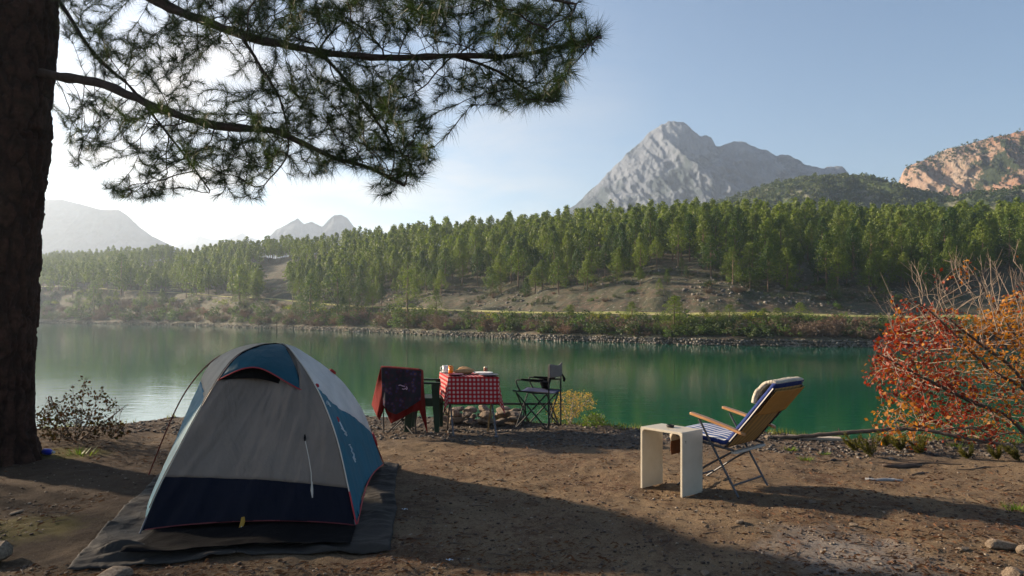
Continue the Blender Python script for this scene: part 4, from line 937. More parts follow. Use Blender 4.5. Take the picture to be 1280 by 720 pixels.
F_BLUE = fabric('blue_hood_nylon', (0.005, 0.070, 0.105), .6, trans=.1); F_TARP = fabric('grey_tarpaulin', (0.030, 0.027, 0.024), .8, wr=5.0, wrs=.6, spec=.2)
F_BLACK = fabric('black_fabric', (0.006, 0.006, 0.007), .95, spec=.05); M_REDT = pmat('red_trim', (0.35, 0.012, 0.02), .6); M_CREAMT = pmat('cream_piping', (0.55, 0.50, 0.42), .7)
M_POLE = pmat('grey_pole', (0.11, 0.12, 0.14), .55, Metallic=0.5); M_POLER = pmat('dark_red_pole', (0.16, 0.03, 0.02), .4)
M_STEEL = pmat('dark_steel', (0.05, 0.05, 0.055), .4, Metallic=0.6); M_BLACKP = pmat('black_paint', (0.008, 0.008, 0.009), .7)

# ---- tent
TC = np.array([-1.93, 6.05]); TFL = np.array([-2.57, 4.95]); TFR = np.array([-1.09, 5.07]); TRR = np.array([-1.27, 7.15]); TRL = np.array([-3.40, 6.80]); TH = 1.285
def hermite(x, xs, ys):
    """smooth curve through the measured pole heights"""
    xs, ys = np.array(xs), np.array(ys); m = np.gradient(ys, xs); j = np.clip(np.searchsorted(xs, x, 'right') - 1, 0, len(xs) - 2); h = xs[j + 1] - xs[j]; t = ((x - xs[j]) / h).clip(0, 1)
    return (2 * t ** 3 - 3 * t ** 2 + 1) * ys[j] + (t ** 3 - 2 * t ** 2 + t) * h * m[j] + (-2 * t ** 3 + 3 * t ** 2) * ys[j + 1] + (t ** 3 - t ** 2) * h * m[j + 1]
PZS = ([0, .1, .2, .4, .6, .8, .9, 1.0], [1.0, .975, .925, .812, .657, .405, .205, 0]); PZL = ([0, .2, .4, .5, .61, .75, .88, 1.0], [1.0, .990, .905, .80, .652, .440, .235, 0]); PZF = ([0, .2, .4, .5, .61, .75, .88, 1.0], [1.0, .993, .93, .87, .765, .565, .290, 0])
def pole_z(r, k): return TH * hermite(np.clip(r, 0, 1), *(PZS, PZL, PZF)[k])
def pole_p(c, r):
    soft = 0 if (c is TFR or c is TRR) else 1 if c is TFL else 2; r = np.asarray(r, float); xy = TC + r[..., None] * (c - TC)
    return np.concatenate([xy, pole_z(r, soft)[..., None]], -1)
tent = empty('dome_tent', (TC[0], TC[1], 0)); tag(tent, 'two-pole dome tent with grey front, white and teal side and navy skirt', 'tent')
def sag(w, r): return 0.045 * np.sin(np.pi * w) * np.sin(np.pi * np.clip(r, 0, 1)) ** .8
def panel(name, A, B, w0, w1, r0, r1, nw, nr, mat, inset=True, fold=0.010, seed=1, parent=None, out=0.0, foldang=.6, thick=.0012):
    """cloth between the pole curves over corners A and B; w runs from A to B, r from the apex down; r0, r1 may depend on w"""
    W_, T_ = np.meshgrid(np.linspace(0, 1, nw), np.linspace(0, 1, nr), indexing='ij')
    a0 = r0(W_) if callable(r0) else r0; a1 = r1(W_) if callable(r1) else r1; r = a0 + (a1 - a0) * T_
    b0 = w0(r) if callable(w0) else w0; b1 = w1(r) if callable(w1) else w1; w = b0 + (b1 - b0) * W_
    pa, pb = pole_p(A, r), pole_p(B, r); p = pa * (1 - w)[..., None] + pb * w[..., None]
    mid = (A + B) / 2 - TC; nrm = np.array([mid[0], mid[1], 0]) / np.linalg.norm(mid); nrm = nrm * .92 + np.array([0, 0, .38])
    L = np.linalg.norm(A - B); s = w * L; q = r * 1.4
    f_ = fold * (2.2 * fbm((s * math.cos(foldang) + q * math.sin(foldang)) * 5.5, (q * math.cos(foldang) - s * math.sin(foldang)) * 1.3, 4, seed, .5) + .5 * np.abs(fbm(s * 9 + q * 3, q * 4 - s * 2, 3, seed + 9)))
    f_ = f_ * np.clip(np.sin(np.pi * w) * 3.5, .15, 1)
    p = p + nrm * (-sag(w, r) * (1 if inset else 0) + f_ + out)[..., None]
    me = npmesh(name, p.reshape(-1, 3), grid_faces(nw, nr), True); o = link(name, me, mats=mat); attach(o, tent if parent is None else parent)
    if parent is not None: o.matrix_parent_inverse = Matrix.Translation(-Vector(tent.location))
    sm = o.modifiers.new('thickness', 'SOLIDIFY'); sm.thickness = thick; return o, p
front_low = lambda w: .845 + .047 * w - .006 * np.sin(np.pi * w)
hem_low = lambda w: .985 - .018 * np.sin(np.pi * w) ** .7
fp, _ = panel('front_panel', TFL, TFR, 0, 1, 0.0, front_low, 90, 90, F_BEIGE, seed=4, fold=.034)
panel('front_skirt', TFL, TFR, 0, 1, front_low, hem_low, 70, 24, F_NAVY, seed=4, fold=.034)
rb_ = lambda w: .44 + .42 * w ** .9
panel('side_panel_upper', TFR, TRR, 0, 1, 0.0, rb_, 60, 60, F_WHITE, seed=14, fold=.007)
panel('side_panel_lower', TFR, TRR, 0, 1, rb_, lambda w: .985 - .030 * np.sin(np.pi * w), 60, 40, F_TEAL, seed=14, fold=.008)
lw = lambda r: 1 - .80 * np.clip((r - .52) / .48, 0, 1) ** 1.1
panel('left_panel_upper', TFL, TRL, 0, lw, 0.0, .62, 40, 40, fabric('sunlit_beige_nylon', (0.46, 0.40, 0.32), .6, trans=.25), seed=24, fold=.006)  # sunlight on the beige cloth, painted in as a paler cream
panel('left_panel_lower', TFL, TRL, 0, lw, .62, .97, 40, 30, F_TEAL, seed=24, fold=.006)
panel('back_panel', TRR, TRL, 0, 1, 0.0, lambda w: .97 - .42 * w ** 2, 40, 40, F_BEIGE, seed=34, fold=.006)
def wp(A, B, w, r, out=0.0):
    """a point of the cloth"""
    pa, pb = pole_p(A, np.array(r)), pole_p(B, np.array(r)); p = pa * (1 - w) + pb * w; mid = (A + B) / 2 - TC; n = np.array([mid[0], mid[1], 0]) / np.linalg.norm(mid) * .92 + np.array([0, 0, .38])
    return Vector(p + n * (out - float(sag(np.array(w), np.array(r)))))
# piping along the seams and the hem, pole tips
attach(MB().tube([Vector(pole_p(TFR, np.array(r))) + Vector((.006, -.006, .004)) for r in np.linspace(.03, .93, 60)], .0045, 6).build('seam_piping', M_CREAMT, smooth=True), tent)
attach(MB().tube([Vector(pole_p(TFL, np.array(r))) + Vector((-.004, -.006, .004)) for r in np.linspace(.03, .93, 60)], .004, 6).build('seam_piping', F_BEIGE, smooth=True), tent)
attach(MB().tube([wp(TFR, TRR, w, .985 - .030 * math.sin(math.pi * w), .008) for w in np.linspace(0, 1, 40)], .006, 6).build('hem', M_REDT, smooth=True), tent)
attach(MB().tube([wp(TFL, TFR, w, float(hem_low(np.array(w))), .010) for w in np.linspace(.02, 1, 40)], .0045, 6).build('hem', pmat('dark_red_trim', (.12, .008, .015), .6), smooth=True), tent)
attach(MB().tube([Vector(pole_p(TFR, np.array(r))) + Vector((.008, -.008, 0)) for r in np.linspace(.90, .985, 12)], .006, 6).build('hem', M_REDT, smooth=True), tent)
for c, rr0 in ((TFL, .95), (TFR, .97), (TRR, .88), (TRL, .45)):
    soft = c is TFR or c is TRR; pts = [Vector(pole_p(c, np.array(r))) for r in np.linspace(rr0, 1.0, 24)]; d = Vector((c[0] - TC[0], c[1] - TC[1], 0)).normalized()
    off = .05 if c is TRL else (.02 if c is TRR else .0)
    pts = [p + d * off * (i / 23) for i, p in enumerate(pts)]; pts.append(pts[-1] + Vector((0, 0, -.015)))
    attach(MB().tube(pts, .0065, 8).build('pole', M_POLER if (c is TRR or c is TRL) else M_POLE, smooth=True), tent)
for w, r, A, B in ((0.0, .42, TRR, TFR), (.10, .47, TFR, TRR), (.0, .86, TRR, TFR), (.25, .69, TFR, TRR)):
    p = wp(A, B, w, r, .008); q = wp(A, B, w, r + (.05 if w < .1 else .025), .010); attach(MB().tube([p, p.lerp(q, .5) + Vector((0, 0, .004)), q], [.012, .015, .010], 6, flat=.4).build('pole_clip', M_REDT, smooth=True), tent)
# vent hood near the top of the front
nu, nv = 36, 18; UU, VV = np.meshgrid(np.linspace(0, 1, nu), np.linspace(0, 1, nv), indexing='ij')
rl = .50 + .02 * UU - .095 * np.sin(np.pi * UU) ** 1.1; rt_ = .03; rr = rt_ + (rl - rt_) * VV; ww = .015 + .845 * UU
pa, pb = pole_p(TFL, rr), pole_p(TFR, rr); hp = pa * (1 - ww)[..., None] + pb * ww[..., None]
bul = .012 + .085 * (VV ** 1.4) * np.sin(np.pi * UU) ** .8 + .006 * fbm(UU * 7 + VV * 3, VV * 5 - UU * 2, 3, 3) * VV
hp = hp + np.array([-.17, -.93, .25]) * bul[..., None]
ho = attach(link('vent_hood', npmesh('vent_hood', hp.reshape(-1, 3), grid_faces(nu, nv), True), mats=F_BLUE), tent); ho.modifiers.new('thickness', 'SOLIDIFY').thickness = .002
hm_ = MB().tube([Vector(hp[i, -1]) for i in range(nu)], .0045, 6).build('hood_trim', M_REDT, smooth=True); hm_.parent = ho
hm_ = MB().tube([Vector(hp[0, k]) for k in range(0, nv)], .003, 5).build('hood_trim', M_REDT, smooth=True); hm_.parent = ho
vt = []                                                  # black mesh under the hood
for i in range(nu):
    for k in range(6):
        w_ = ww[i, 0]; r_0 = .05 + (float(rl[i, -1]) + .055 * math.sin(math.pi * UU[i, 0]) - .05) * k / 5; vt.append(tuple(wp(TFL, TFR, w_, r_0, .026)))
mo_ = link('vent_mesh', npmesh('vent_mesh', vt, grid_faces(nu, 6), True), mats=F_BLACK); attach(mo_, tent)
# white printed marks on the teal side
M_PRINT = pmat('white_print', (.55, .62, .64), .6)
def mark(strokes, w, r, sc):
    m = MB()
    for st in strokes:
        pts = [wp(TFR, TRR, w + x * sc * 1.5, r + y * sc * .5, .014) for x, y in st]; m.tube(pts, .006, 5, flat=.35)
    attach(m.build('printed_mark', M_PRINT), tent)
mark([[(-.5, -.2), (-.1, -.5), (.3, -.2), (.5, .5)], [(-.3, 0), (.1, -.1), (.4, .3)]], .14, .61, .075)
mark([[(-.1, -1), (0, -.2), (.1, .5)], [(.1, .5), (.5, .9), (.3, 1.1)], [(-.3, .1), (0, .3)], [(.0, .8), (.4, 1.2)]], .27, .74, .07)
mark([[(-.3, -.9), (.1, -.7)], [(0, -.6), (.2, -.2), (-.1, 0)], [(0, .1), (.3, .4), (0, .7), (.3, 1.0)], [(-.2, .5), (.1, 1.2)]], .31, .835, .055)
# door zip pull, toggle and the yellow tag
pts = [wp(TFL, TFR, w, r, .022) for w, r in ((.80, .755), (.81, .81), (.815, .85), (.81, .885))]
attach(MB().tube(pts, .003, 5).build('zip_cord', M_CREAMT), tent)
p = wp(TFL, TFR, .80, .745, .022); attach(MB().tube([p + Vector((0, 0, .028)), p + Vector((0, 0, .01)), p - Vector((0, 0, .02))], [.004, .009, .006], 6).build('zip_toggle', F_BLACK), tent)
p = wp(TFL, TFR, .81, .895, .022); attach(MB().tube([p + Vector((0, 0, .06)), p, p + Vector((.01, -.01, -.05)), p + Vector((-.004, -.01, -.075))], [.004, .011, .008, .003], 6, flat=.4).build('zip_cord', M_CREAMT), tent)
p = wp(TFL, TFR, .47, .972, .03) + Vector((0, 0, .01))
tg = MB().tube([p + Vector((0, 0, .03)), p, p + Vector((-.012, -.01, -.045))], [.012, .017, .015], 6, flat=.25).build('tie_tag', pmat('yellow_webbing', (.45, .25, .03), .7)); attach(tg, tent)
cd = MB().tube(bez([p + Vector((-.008, -.01, -.03)), p + Vector((.01, -.02, -.075)), p + Vector((-.0, -.04, -.098)), p + Vector((.03, -.12, -.10)), p + Vector((.06, -.06, -.10))], 5), .0028, 5).build('tie_cord', pmat('white_cord', (.6, .6, .58), .7)); attach(cd, tent)
# the inner tent's front wall seen below the skirt
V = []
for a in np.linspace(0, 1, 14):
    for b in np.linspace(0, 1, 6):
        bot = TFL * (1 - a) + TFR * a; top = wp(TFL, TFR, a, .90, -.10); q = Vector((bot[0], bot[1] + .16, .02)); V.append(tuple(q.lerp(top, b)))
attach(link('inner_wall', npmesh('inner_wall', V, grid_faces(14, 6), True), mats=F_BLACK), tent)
# ---- groundsheet
q4 = [np.array([-2.66, 4.30]), np.array([-.76, 4.60]), np.array([-1.16, 7.25]), np.array([-3.45, 7.2])]
nu, nv = 150, 190; UU, VV = np.meshgrid(np.linspace(0, 1, nu), np.linspace(0, 1, nv), indexing='ij')
xy = (q4[0] * ((1 - UU) * (1 - VV))[..., None] + q4[1] * (UU * (1 - VV))[..., None] + q4[2] * (UU * VV)[..., None] + q4[3] * ((1 - UU) * VV)[..., None])
xy[..., 0] += .03 * fbm(VV * 5, UU * 0 + (UU > .5) * 4, 3, 8); xy[..., 1] += .03 * fbm(UU * 5, VV * 0 + (VV > .5) * 4, 3, 9)
crease = np.exp(-((UU - .93) / .004) ** 2) * .004 + np.exp(-((VV - .30) / .003) ** 2) * .006 + np.exp(-((VV - .58) / .003) ** 2) * .006
wrk = np.clip(fbm(xy[..., 0] * 3.0 + xy[..., 1], xy[..., 1] * 7.5, 4, 12, .55), 0, 1) * .05 * (np.clip((UU - .74) * 5, 0, 1) + np.clip((.22 - UU) * 5, 0, 1) + np.clip((.16 - VV) * 6, 0, 1)).clip(0, 1)
bunch = .055 * np.exp(-(((xy[..., 0] + 2.52) / .10) ** 2 + ((xy[..., 1] - 4.62 - .3 * (xy[..., 0] + 2.5)) / .035) ** 2)) + .05 * np.exp(-(((xy[..., 0] + 2.40) / .2) ** 2 + ((xy[..., 1] - 4.47 - .25 * (xy[..., 0] + 2.4)) / .03) ** 2))
edge_l = np.minimum(np.minimum(UU, 1 - UU), np.minimum(VV, 1 - VV)); zt = .014 + wrk + crease + bunch + np.where(edge_l < .004, -.008, 0) + gz(xy[..., 0], xy[..., 1]).clip(-.1, .1) * .9 + .006
me = npmesh('groundsheet', np.concatenate([xy, zt[..., None]], -1).reshape(-1, 3), grid_faces(nu, nv), True)
gs = link('groundsheet', me, mats=F_TARP); gs.modifiers.new('thickness', 'SOLIDIFY').thickness = .003; tag(gs, 'wrinkled dark grey groundsheet spread out under the dome tent', 'groundsheet')
# black sheet standing in for the shade under the tent's front
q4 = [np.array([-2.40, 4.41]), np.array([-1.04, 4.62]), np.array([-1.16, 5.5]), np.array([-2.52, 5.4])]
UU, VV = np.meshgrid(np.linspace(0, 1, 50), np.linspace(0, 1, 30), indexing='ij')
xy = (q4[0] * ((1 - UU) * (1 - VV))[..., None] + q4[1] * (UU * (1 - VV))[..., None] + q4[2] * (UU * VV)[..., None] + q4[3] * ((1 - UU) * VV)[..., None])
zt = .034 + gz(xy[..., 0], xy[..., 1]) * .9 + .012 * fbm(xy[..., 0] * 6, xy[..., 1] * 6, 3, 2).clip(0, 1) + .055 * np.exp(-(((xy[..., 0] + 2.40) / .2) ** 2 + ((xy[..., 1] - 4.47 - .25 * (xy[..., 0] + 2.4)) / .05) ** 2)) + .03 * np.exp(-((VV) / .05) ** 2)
me = npmesh('porch_shade_sheet', np.concatenate([xy, zt[..., None]], -1).reshape(-1, 3), grid_faces(50, 30), True)
pm_ = link('porch_shade_sheet', me, mats=F_BLACK); pm_.modifiers.new('thickness', 'SOLIDIFY').thickness = .004; tag(pm_, 'black sheet standing in for the shade under the front skirt of the tent', 'mat')

# ---- camp table with its gingham cloth
TA = np.array([-.80, 9.05]); TBk = np.array([-.97, 9.78]); TU = np.array([.635, 0.0]); ZT_ = .735
tu = np.array([.998, -.03]); LU = .635; tv = np.array([-.24, .97]); tv = tv / np.linalg.norm(tv); LV = .74; gt = gzf(-.6, 9.3)
table = empty('folding_table', (TA[0] + .25, TA[1] + .35, gt)); tag(table, 'folding camp table on crossed metal legs under the red gingham cloth', 'table')
def tpt(a, b, z): return Vector((TA[0] + tu[0] * a + tv[0] * b, TA[1] + tu[1] * a + tv[1] * b, z))
m = MB(); cs_ = [tpt(0, 0, 0), tpt(LU, 0, 0), tpt(LU, LV, 0), tpt(0, LV, 0)]
m.add([c + Vector((0, 0, ZT_ - .025)) for c in cs_] + [c + Vector((0, 0, ZT_ - .005)) for c in cs_], [(3, 2, 1, 0), (4, 5, 6, 7), (0, 1, 5, 4), (1, 2, 6, 5), (2, 3, 7, 6), (3, 0, 4, 7)]); attach(m.build('tabletop', pmat('grey_board', (.3, .3, .3), .6)), table)
for a, mt1, mt2 in ((.05, M_STEEL, M_POLE), (LU - .05, pmat('brass_tube', (.35, .25, .12), .4, Metallic=.6), M_POLE)):
    fa = tpt(a, -.10, gt); fb = tpt(a, LV * .55, gt); attach(MB().tube([fa, tpt(a, LV * .5, ZT_ - .03)], .011, 8).build('leg', mt2), table); attach(MB().tube([fb, tpt(a, LV * .06, ZT_ - .03)], .011, 8).build('leg', mt1), table)
    attach(MB().tube([fa + Vector((-.025, 0, .008)), fa + Vector((.025, 0, .008))], .013, 8).build('foot', M_POLE), table)
attach(MB().tube([tpt(.05, LV * .30, .40), tpt(LU - .05, LV * .30, .40)], .008, 8).build('stretcher', M_STEEL), table)
def gingham():
    m = bpy.data.materials.new('red_gingham'); m.use_nodes = True; t = m.node_tree; b = t.nodes['Principled BSDF']; uv = N(t, 'ShaderNodeUVMap', uv_map='cloth'); sp = N(t, 'ShaderNodeSeparateXYZ'); t.links.new(uv.outputs[0], sp.inputs[0])
    def stripe(o): return mth(t, 'GREATER_THAN', mth(t, 'FRACT', mth(t, 'MULTIPLY', sp.outputs[o], 1 / .052)), 0.5)
    s = mth(t, 'MULTIPLY', mth(t, 'ADD', stripe(0), stripe(1)), .5); r = N(t, 'ShaderNodeValToRGB'); e = r.color_ramp.elements; e[0].color = (.62, .52, .50, 1); e[1].color = (.42, .010, .016, 1); e.new(.5).color = (.46, .045, .055, 1)
    t.links.new(s, r.inputs[0]); t.links.new(r.outputs[0], b.inputs['Base Color']); b.inputs['Roughness'].default_value = .85; b.inputs['Specular IOR Level'].default_value = .2
    tr = N(t, 'ShaderNodeBsdfTranslucent'); t.links.new(r.outputs[0], tr.inputs[0]); ms = N(t, 'ShaderNodeMixShader'); ms.inputs[0].default_value = .3
    t.links.new(b.outputs[0], ms.inputs[1]); t.links.new(tr.outputs[0], ms.inputs[2]); t.links.new(ms.outputs[0], t.nodes['Material Output'].inputs[0]); return m
hang = .335; ca = np.arange(-hang, LU + hang + .001, .0105); cb = np.arange(-hang, LV + hang + .001, .0105); AA, BB = np.meshgrid(ca, cb, indexing='ij')
da = np.where(AA < 0, AA, np.where(AA > LU, AA - LU, 0)); db = np.where(BB < 0, BB, np.where(BB > LV, BB - LV, 0)); ea = AA - da; eb = BB - db
ad, bd = np.abs(da), np.abs(db); ln = np.maximum(np.hypot(ad, bd), 1e-9); corner = np.clip(np.minimum(ad, bd) / .12, 0, 1); ang = np.arctan2(bd, ad)
flare = .06 * ln + .09 * ln * corner * (1 + .6 * np.cos(ang * 6 + 1)); oa = np.sign(da) * flare * np.where(ad > 0, np.cos(ang), 0); ob = np.sign(db) * flare * np.where(bd > 0, np.sin(ang), 0)
wave = .012 * fbm(AA * 9, BB * 9, 3, 3) * np.clip(ln / .2, 0, 1); oa = oa + np.sign(da) * (.004 + wave) * (ad > 0); ob = ob + np.sign(db) * (.004 + wave + .010 * np.sin(AA * 26) * np.clip(bd / .3, 0, 1)) * (bd > 0)
zc = ZT_ + .002 - np.where(ln > 1e-8, np.sqrt(np.clip(ln ** 2 - flare ** 2, 0, None)), 0) * np.where(corner > 0, .97, 1) + .002 * vn(AA * 12, BB * 12, 3) * (ln < 1e-6)
zc = np.where((AA > LU) & (BB < 0), zc - .04 * corner, zc)
pa_ = ea + oa; pb_ = eb + ob; V = np.stack([TA[0] + tu[0] * pa_ + tv[0] * pb_, TA[1] + tu[1] * pa_ + tv[1] * pb_, zc], -1)
me = npmesh('tablecloth', V.reshape(-1, 3), grid_faces(len(ca), len(cb)), True); uvl = me.uv_layers.new(name='cloth'); li = np.empty(len(me.loops), np.int32); me.loops.foreach_get('vertex_index', li)
uvl.data.foreach_set('uv', np.stack([AA.ravel()[li], BB.ravel()[li]], -1).ravel().astype(np.float32)); cl = link('tablecloth', me, mats=gingham()); cl.modifiers.new('thickness', 'SOLIDIFY').thickness = .0015
tag(cl, 'red and white gingham cloth hanging over the folding camp table', 'tablecloth')
def on_table(px, d): return Vector(((px - 640) / FOC * d, d, ZT_ + .005))
M_CER = pmat('white_ceramic', (.7, .68, .65), .3); M_PLUM = pmat('plum_glaze', (.10, .006, .02), .35); M_DARKC = pmat('dark_glaze', (.02, .015, .02), .35)
p = on_table(556.5, 9.62); mg = empty('mug', p); tag(mg, 'white mug at the left rear corner of the gingham table', 'mug')
MB().lathe([(0, 0), (.034, 0), (.038, .01), (.040, .092), (.036, .092), (.034, .012), (0, .010)], p, 20).build('body', M_CER, smooth=True).parent = mg; mg.children[0].matrix_parent_inverse = Matrix.Translation(-p)
h_ = MB().tube([p + Vector((-.038, 0, .075)), p + Vector((-.062, 0, .07)), p + Vector((-.064, 0, .035)), p + Vector((-.037, 0, .022))], .005, 6).build('handle', M_CER, smooth=True); attach(h_, mg)
sc_ = MB().lathe([(0, .001), (.06, .002), (.075, .012), (.073, .014), (.055, .005), (0, .004)], p, 24).build('saucer', M_CER, smooth=True); sc_.location.z = -.002; tag(sc_, 'white saucer under the mug on the gingham cloth', 'saucer'); mg.location.z += .004
p = on_table(563.6, 9.38); gl = empty('juice_glass', p); tag(gl, 'glass of bright orange juice on the gingham table', 'glass')
MJ = pmat('orange_juice', (.85, .26, .01), .25); MJ.node_tree.nodes['Principled BSDF'].inputs['Subsurface Weight'].default_value = .3
attach(MB().lathe([(0, .001), (.031, .001), (.035, .088), (0, .088)], p, 20).build('juice', MJ, smooth=True), gl)
MG = pmat('clear_glass', (.95, .97, .96), .03, **{'Transmission_Weight': 1.0, 'IOR': 1.45}); attach(MB().lathe([(.0342, .088), (.0365, .108), (.0350, .108), (.0334, .088)], p, 20).build('tumbler', MG, smooth=True), gl)
def plate(px, d, rad, mat, name, lab, z=0.0):
    p = on_table(px, d); p.z += z; o = MB().lathe([(0, .002), (rad * .6, .002), (rad * .95, .016), (rad, .020), (rad * .97, .023), (rad * .6, .008), (0, .008)], (0, 0, 0), 30).build(name, mat, smooth=True); o.location = p; tag(o, lab, 'plate'); return o
plate(568.5, 9.17, .115, M_PLUM, 'dinner_plate', 'plum coloured plate at the front left of the gingham table')
plate(611, 9.12, .125, M_DARKC, 'dinner_plate', 'dark plate at the front right of the gingham table')
plate(604, 9.42, .13, M_CER, 'dinner_plate', 'white plate behind the dark plate on the gingham table')
p = on_table(581, 9.42); bb = MB(); 
for k, (dx, ln_, a) in enumerate(((-.03, .22, .25), (.03, .20, -.15), (.0, .18, .05))):
    d = Vector((math.cos(a), math.sin(a), 0)); c = p + Vector((dx, k * .03 - .02, .03 + .012 * k)); bb.tube([c + d * ln_ * t + Vector((0, 0, .012 * math.cos(t * 3))) for t in (-.5, -.42, -.2, .1, .35, .5)], [.008, .024, .032, .031, .020, .006], 10, flat=.75)
bk = empty('bread_basket', p); tag(bk, 'shallow basket of crusty bread in the middle of gingham table', 'bread'); attach(bb.build('bread', noisemat('bread_crust', [(.30, .15, .06), (.50, .32, .16)], 14.0, bump=.4), smooth=True), bk)
attach(MB().lathe([(0, .0), (.08, .0), (.12, .035), (.116, .037), (.075, .006), (0, .006)], p, 24).build('basket', noisemat('wicker', [(.18, .10, .04), (.34, .21, .10)], 60.0), smooth=True), bk)
p = on_table(607, 9.62); jr = empty('jam_jar', p); tag(jr, 'small amber jar at the rear right of the gingham table', 'jar')
attach(MB().lathe([(0, 0), (.026, 0), (.028, .01), (.028, .05), (.022, .06), (0, .06)], p, 16).build('body', pmat('amber_jam', (.20, .06, .02), .15), smooth=True), jr); attach(MB().lathe([(0, .078), (.024, .078), (.025, .06), (0, .06)], p, 16).build('lid', pmat('tin_lid', (.5, .45, .35), .3, Metallic=.8), smooth=True), jr)

# ---- camp chair with the patterned blanket
def flowermat():
    m = bpy.data.materials.new('flowered_blanket'); m.use_nodes = True; t = m.node_tree; b = t.nodes['Principled BSDF']; tc = N(t, 'ShaderNodeTexCoord')
    v = N(t, 'ShaderNodeTexVoronoi', i_Scale=17.0, i_Randomness=1.0); n = N(t, 'ShaderNodeTexNoise', i_Scale=12.0, i_Detail=4.0); t.links.new(tc.outputs['Object'], v.inputs['Vector']); t.links.new(tc.outputs['Object'], n.inputs['Vector'])
    r = N(t, 'ShaderNodeValToRGB'); e = r.color_ramp.elements; e[0].color = (.12, .008, .008, 1); e[0].position = 0; e[1].color = (.008, .008, .016, 1); e[1].position = .55; e.new(.16).color = (.09, .045, .04, 1); e.new(.22).color = (.015, .02, .09, 1); e.new(.40).color = (.03, .004, .010, 1)
    t.links.new(mth(t, 'MULTIPLY', v.outputs['Distance'], mth(t, 'ADD', n.outputs[0], .45)), r.inputs[0]); t.links.new(r.outputs[0], b.inputs['Base Color']); b.inputs['Roughness'].default_value = .95; return m
M_FLOW = flowermat(); M_BLRED = fabric('red_blanket_lining', (.14, .006, .004), .95, wr=12., trans=.2)
gc = gzf(-1.4, 9.0); cc = empty('blanket_chair', (-1.38, 9.2, gc)); tag(cc, 'folding camp chair facing the lake, its back hidden by a draped blanket', 'chair')
zt = .855; yb = 9.02
def cp(px, py, d): q = P(px, py, d); return q
for a, b_ in (((479, 546, 9.0), (507, 519, 9.35)), ((507, 519, 9.35), (520, 505, 9.5)), ((519, 546, 9.0), (498, 520, 9.35)), ((498, 520, 9.35), (486, 506, 9.5)), ((480, 545, 9.02), (479, 515, 9.05)), ((519.5, 544, 9.02), (519, 512, 9.05)), ((486, 542, 9.45), (522, 508, 9.1)), ((522, 541, 9.45), (486, 508, 9.1))):
    attach(MB().tube([cp(*a), cp(*b_)], .009, 8).build('leg', M_BLACKP), cc)
for px in (479, 519): p = cp(px, 546, 9.0); attach(MB().box(p, (.035, .035, .02)).build('foot', M_BLACKP), cc)
attach(MB().tube([cp(479, 515, 9.05), cp(478, 464, 9.12)], .009, 8).tube([cp(519, 512, 9.05), cp(525, 464, 9.12)], .009, 8).tube([cp(478, 464, 9.12), cp(525, 465, 9.12)], .009, 8).build('back_frame', M_BLACKP), cc)
attach(MB().box(cp(500, 503, 9.3), (.46, .45, .02)).build('seat', F_BLACK), cc)
topx = [(476, 459.5), (488, 460), (500, 461), (512, 462), (523, 463), (527.5, 465)]; bot = [(465, 506), (474, 526), (480, 509), (489, 529.5), (505, 521), (516, 515), (524, 513), (534, 541)]
nu, nv = 80, 60; s = np.linspace(0, 1, nu); t_ = np.linspace(0, 1, nv); tx = np.interp(s, np.linspace(0, 1, 6), [q[0] for q in topx]); ty = np.interp(s, np.linspace(0, 1, 6), [q[1] for q in topx])
ks = [0, .16, .25, .38, .58, .72, .86, 1.0]; bx_ = np.interp(s, ks, [q[0] for q in bot]); by_ = np.interp(s, ks, [q[1] for q in bot])
S, T = np.meshgrid(s, t_, indexing='ij'); X = tx[:, None] * (1 - T ** .9) + bx_[:, None] * T ** .9; Y = ty[:, None] + (by_ - ty)[:, None] * T
dep = 8.93 - .03 * T + .030 * np.sin(S * 21 + T * 2) * T + .02 * fbm(S * 9, T * 3, 3, 5) + .20 * np.clip((.12 - S) / .12, 0, 1) * T + .14 * np.clip((S - .88) / .12, 0, 1)
V = np.stack([(X - 640) / FOC * dep, dep, EYE - (Y - HORZ) / FOC * dep], -1)
back = np.stack([V[:, 0] + np.array([0, .02 * k, -.0]) for k in range(1, 8)], 1); back[..., 2] += (.012 * np.sin(np.linspace(0, np.pi, 8))[1:])[None]; drop = np.stack([back[:, -1] + np.array([0, .01 + .01 * k, -.05 * k]) for k in range(1, 8)], 1)
V = np.concatenate([drop[:, ::-1], back[:, ::-1], V], 1); me = npmesh('blanket', V.reshape(-1, 3), grid_faces(nu, V.shape[1]), True)
bl = empty('blanket', (-1.38, 9.0, .85)); tag(bl, 'dark flowered blanket with red lining thrown over the back of the camp chair', 'blanket'); o = attach(link('lining', me, mats=M_BLRED), bl); o.modifiers.new('thickness', 'SOLIDIFY').thickness = .006
tx2 = np.interp(s, [0, 1], [476.5, 526.5]); bx2 = np.interp(s, [0, .3, .55, .8, 1], [478, 487, 497, 512, 526]); by2 = np.interp(s, [0, .25, .5, .75, 1], [504, 514, 518, 511, 500]); ty2 = np.interp(s, [0, 1], [459.3, 463.4])
X = tx2[:, None] * (1 - T) + bx2[:, None] * T; Y = ty2[:, None] + (by2 - ty2)[:, None] * T; dep = 8.905 - .03 * T + .022 * np.sin(S * 19 + T * 2) * T + .02 * fbm(S * 7, T * 3, 3, 15)
V = np.stack([(X - 640) / FOC * dep, dep, EYE - (Y - HORZ) / FOC * dep], -1); o = attach(link('patterned_face', npmesh('patterned_face', V.reshape(-1, 3), grid_faces(nu, nv), True), mats=M_FLOW), bl); o.modifiers.new('thickness', 'SOLIDIFY').thickness = .008
m = MB()
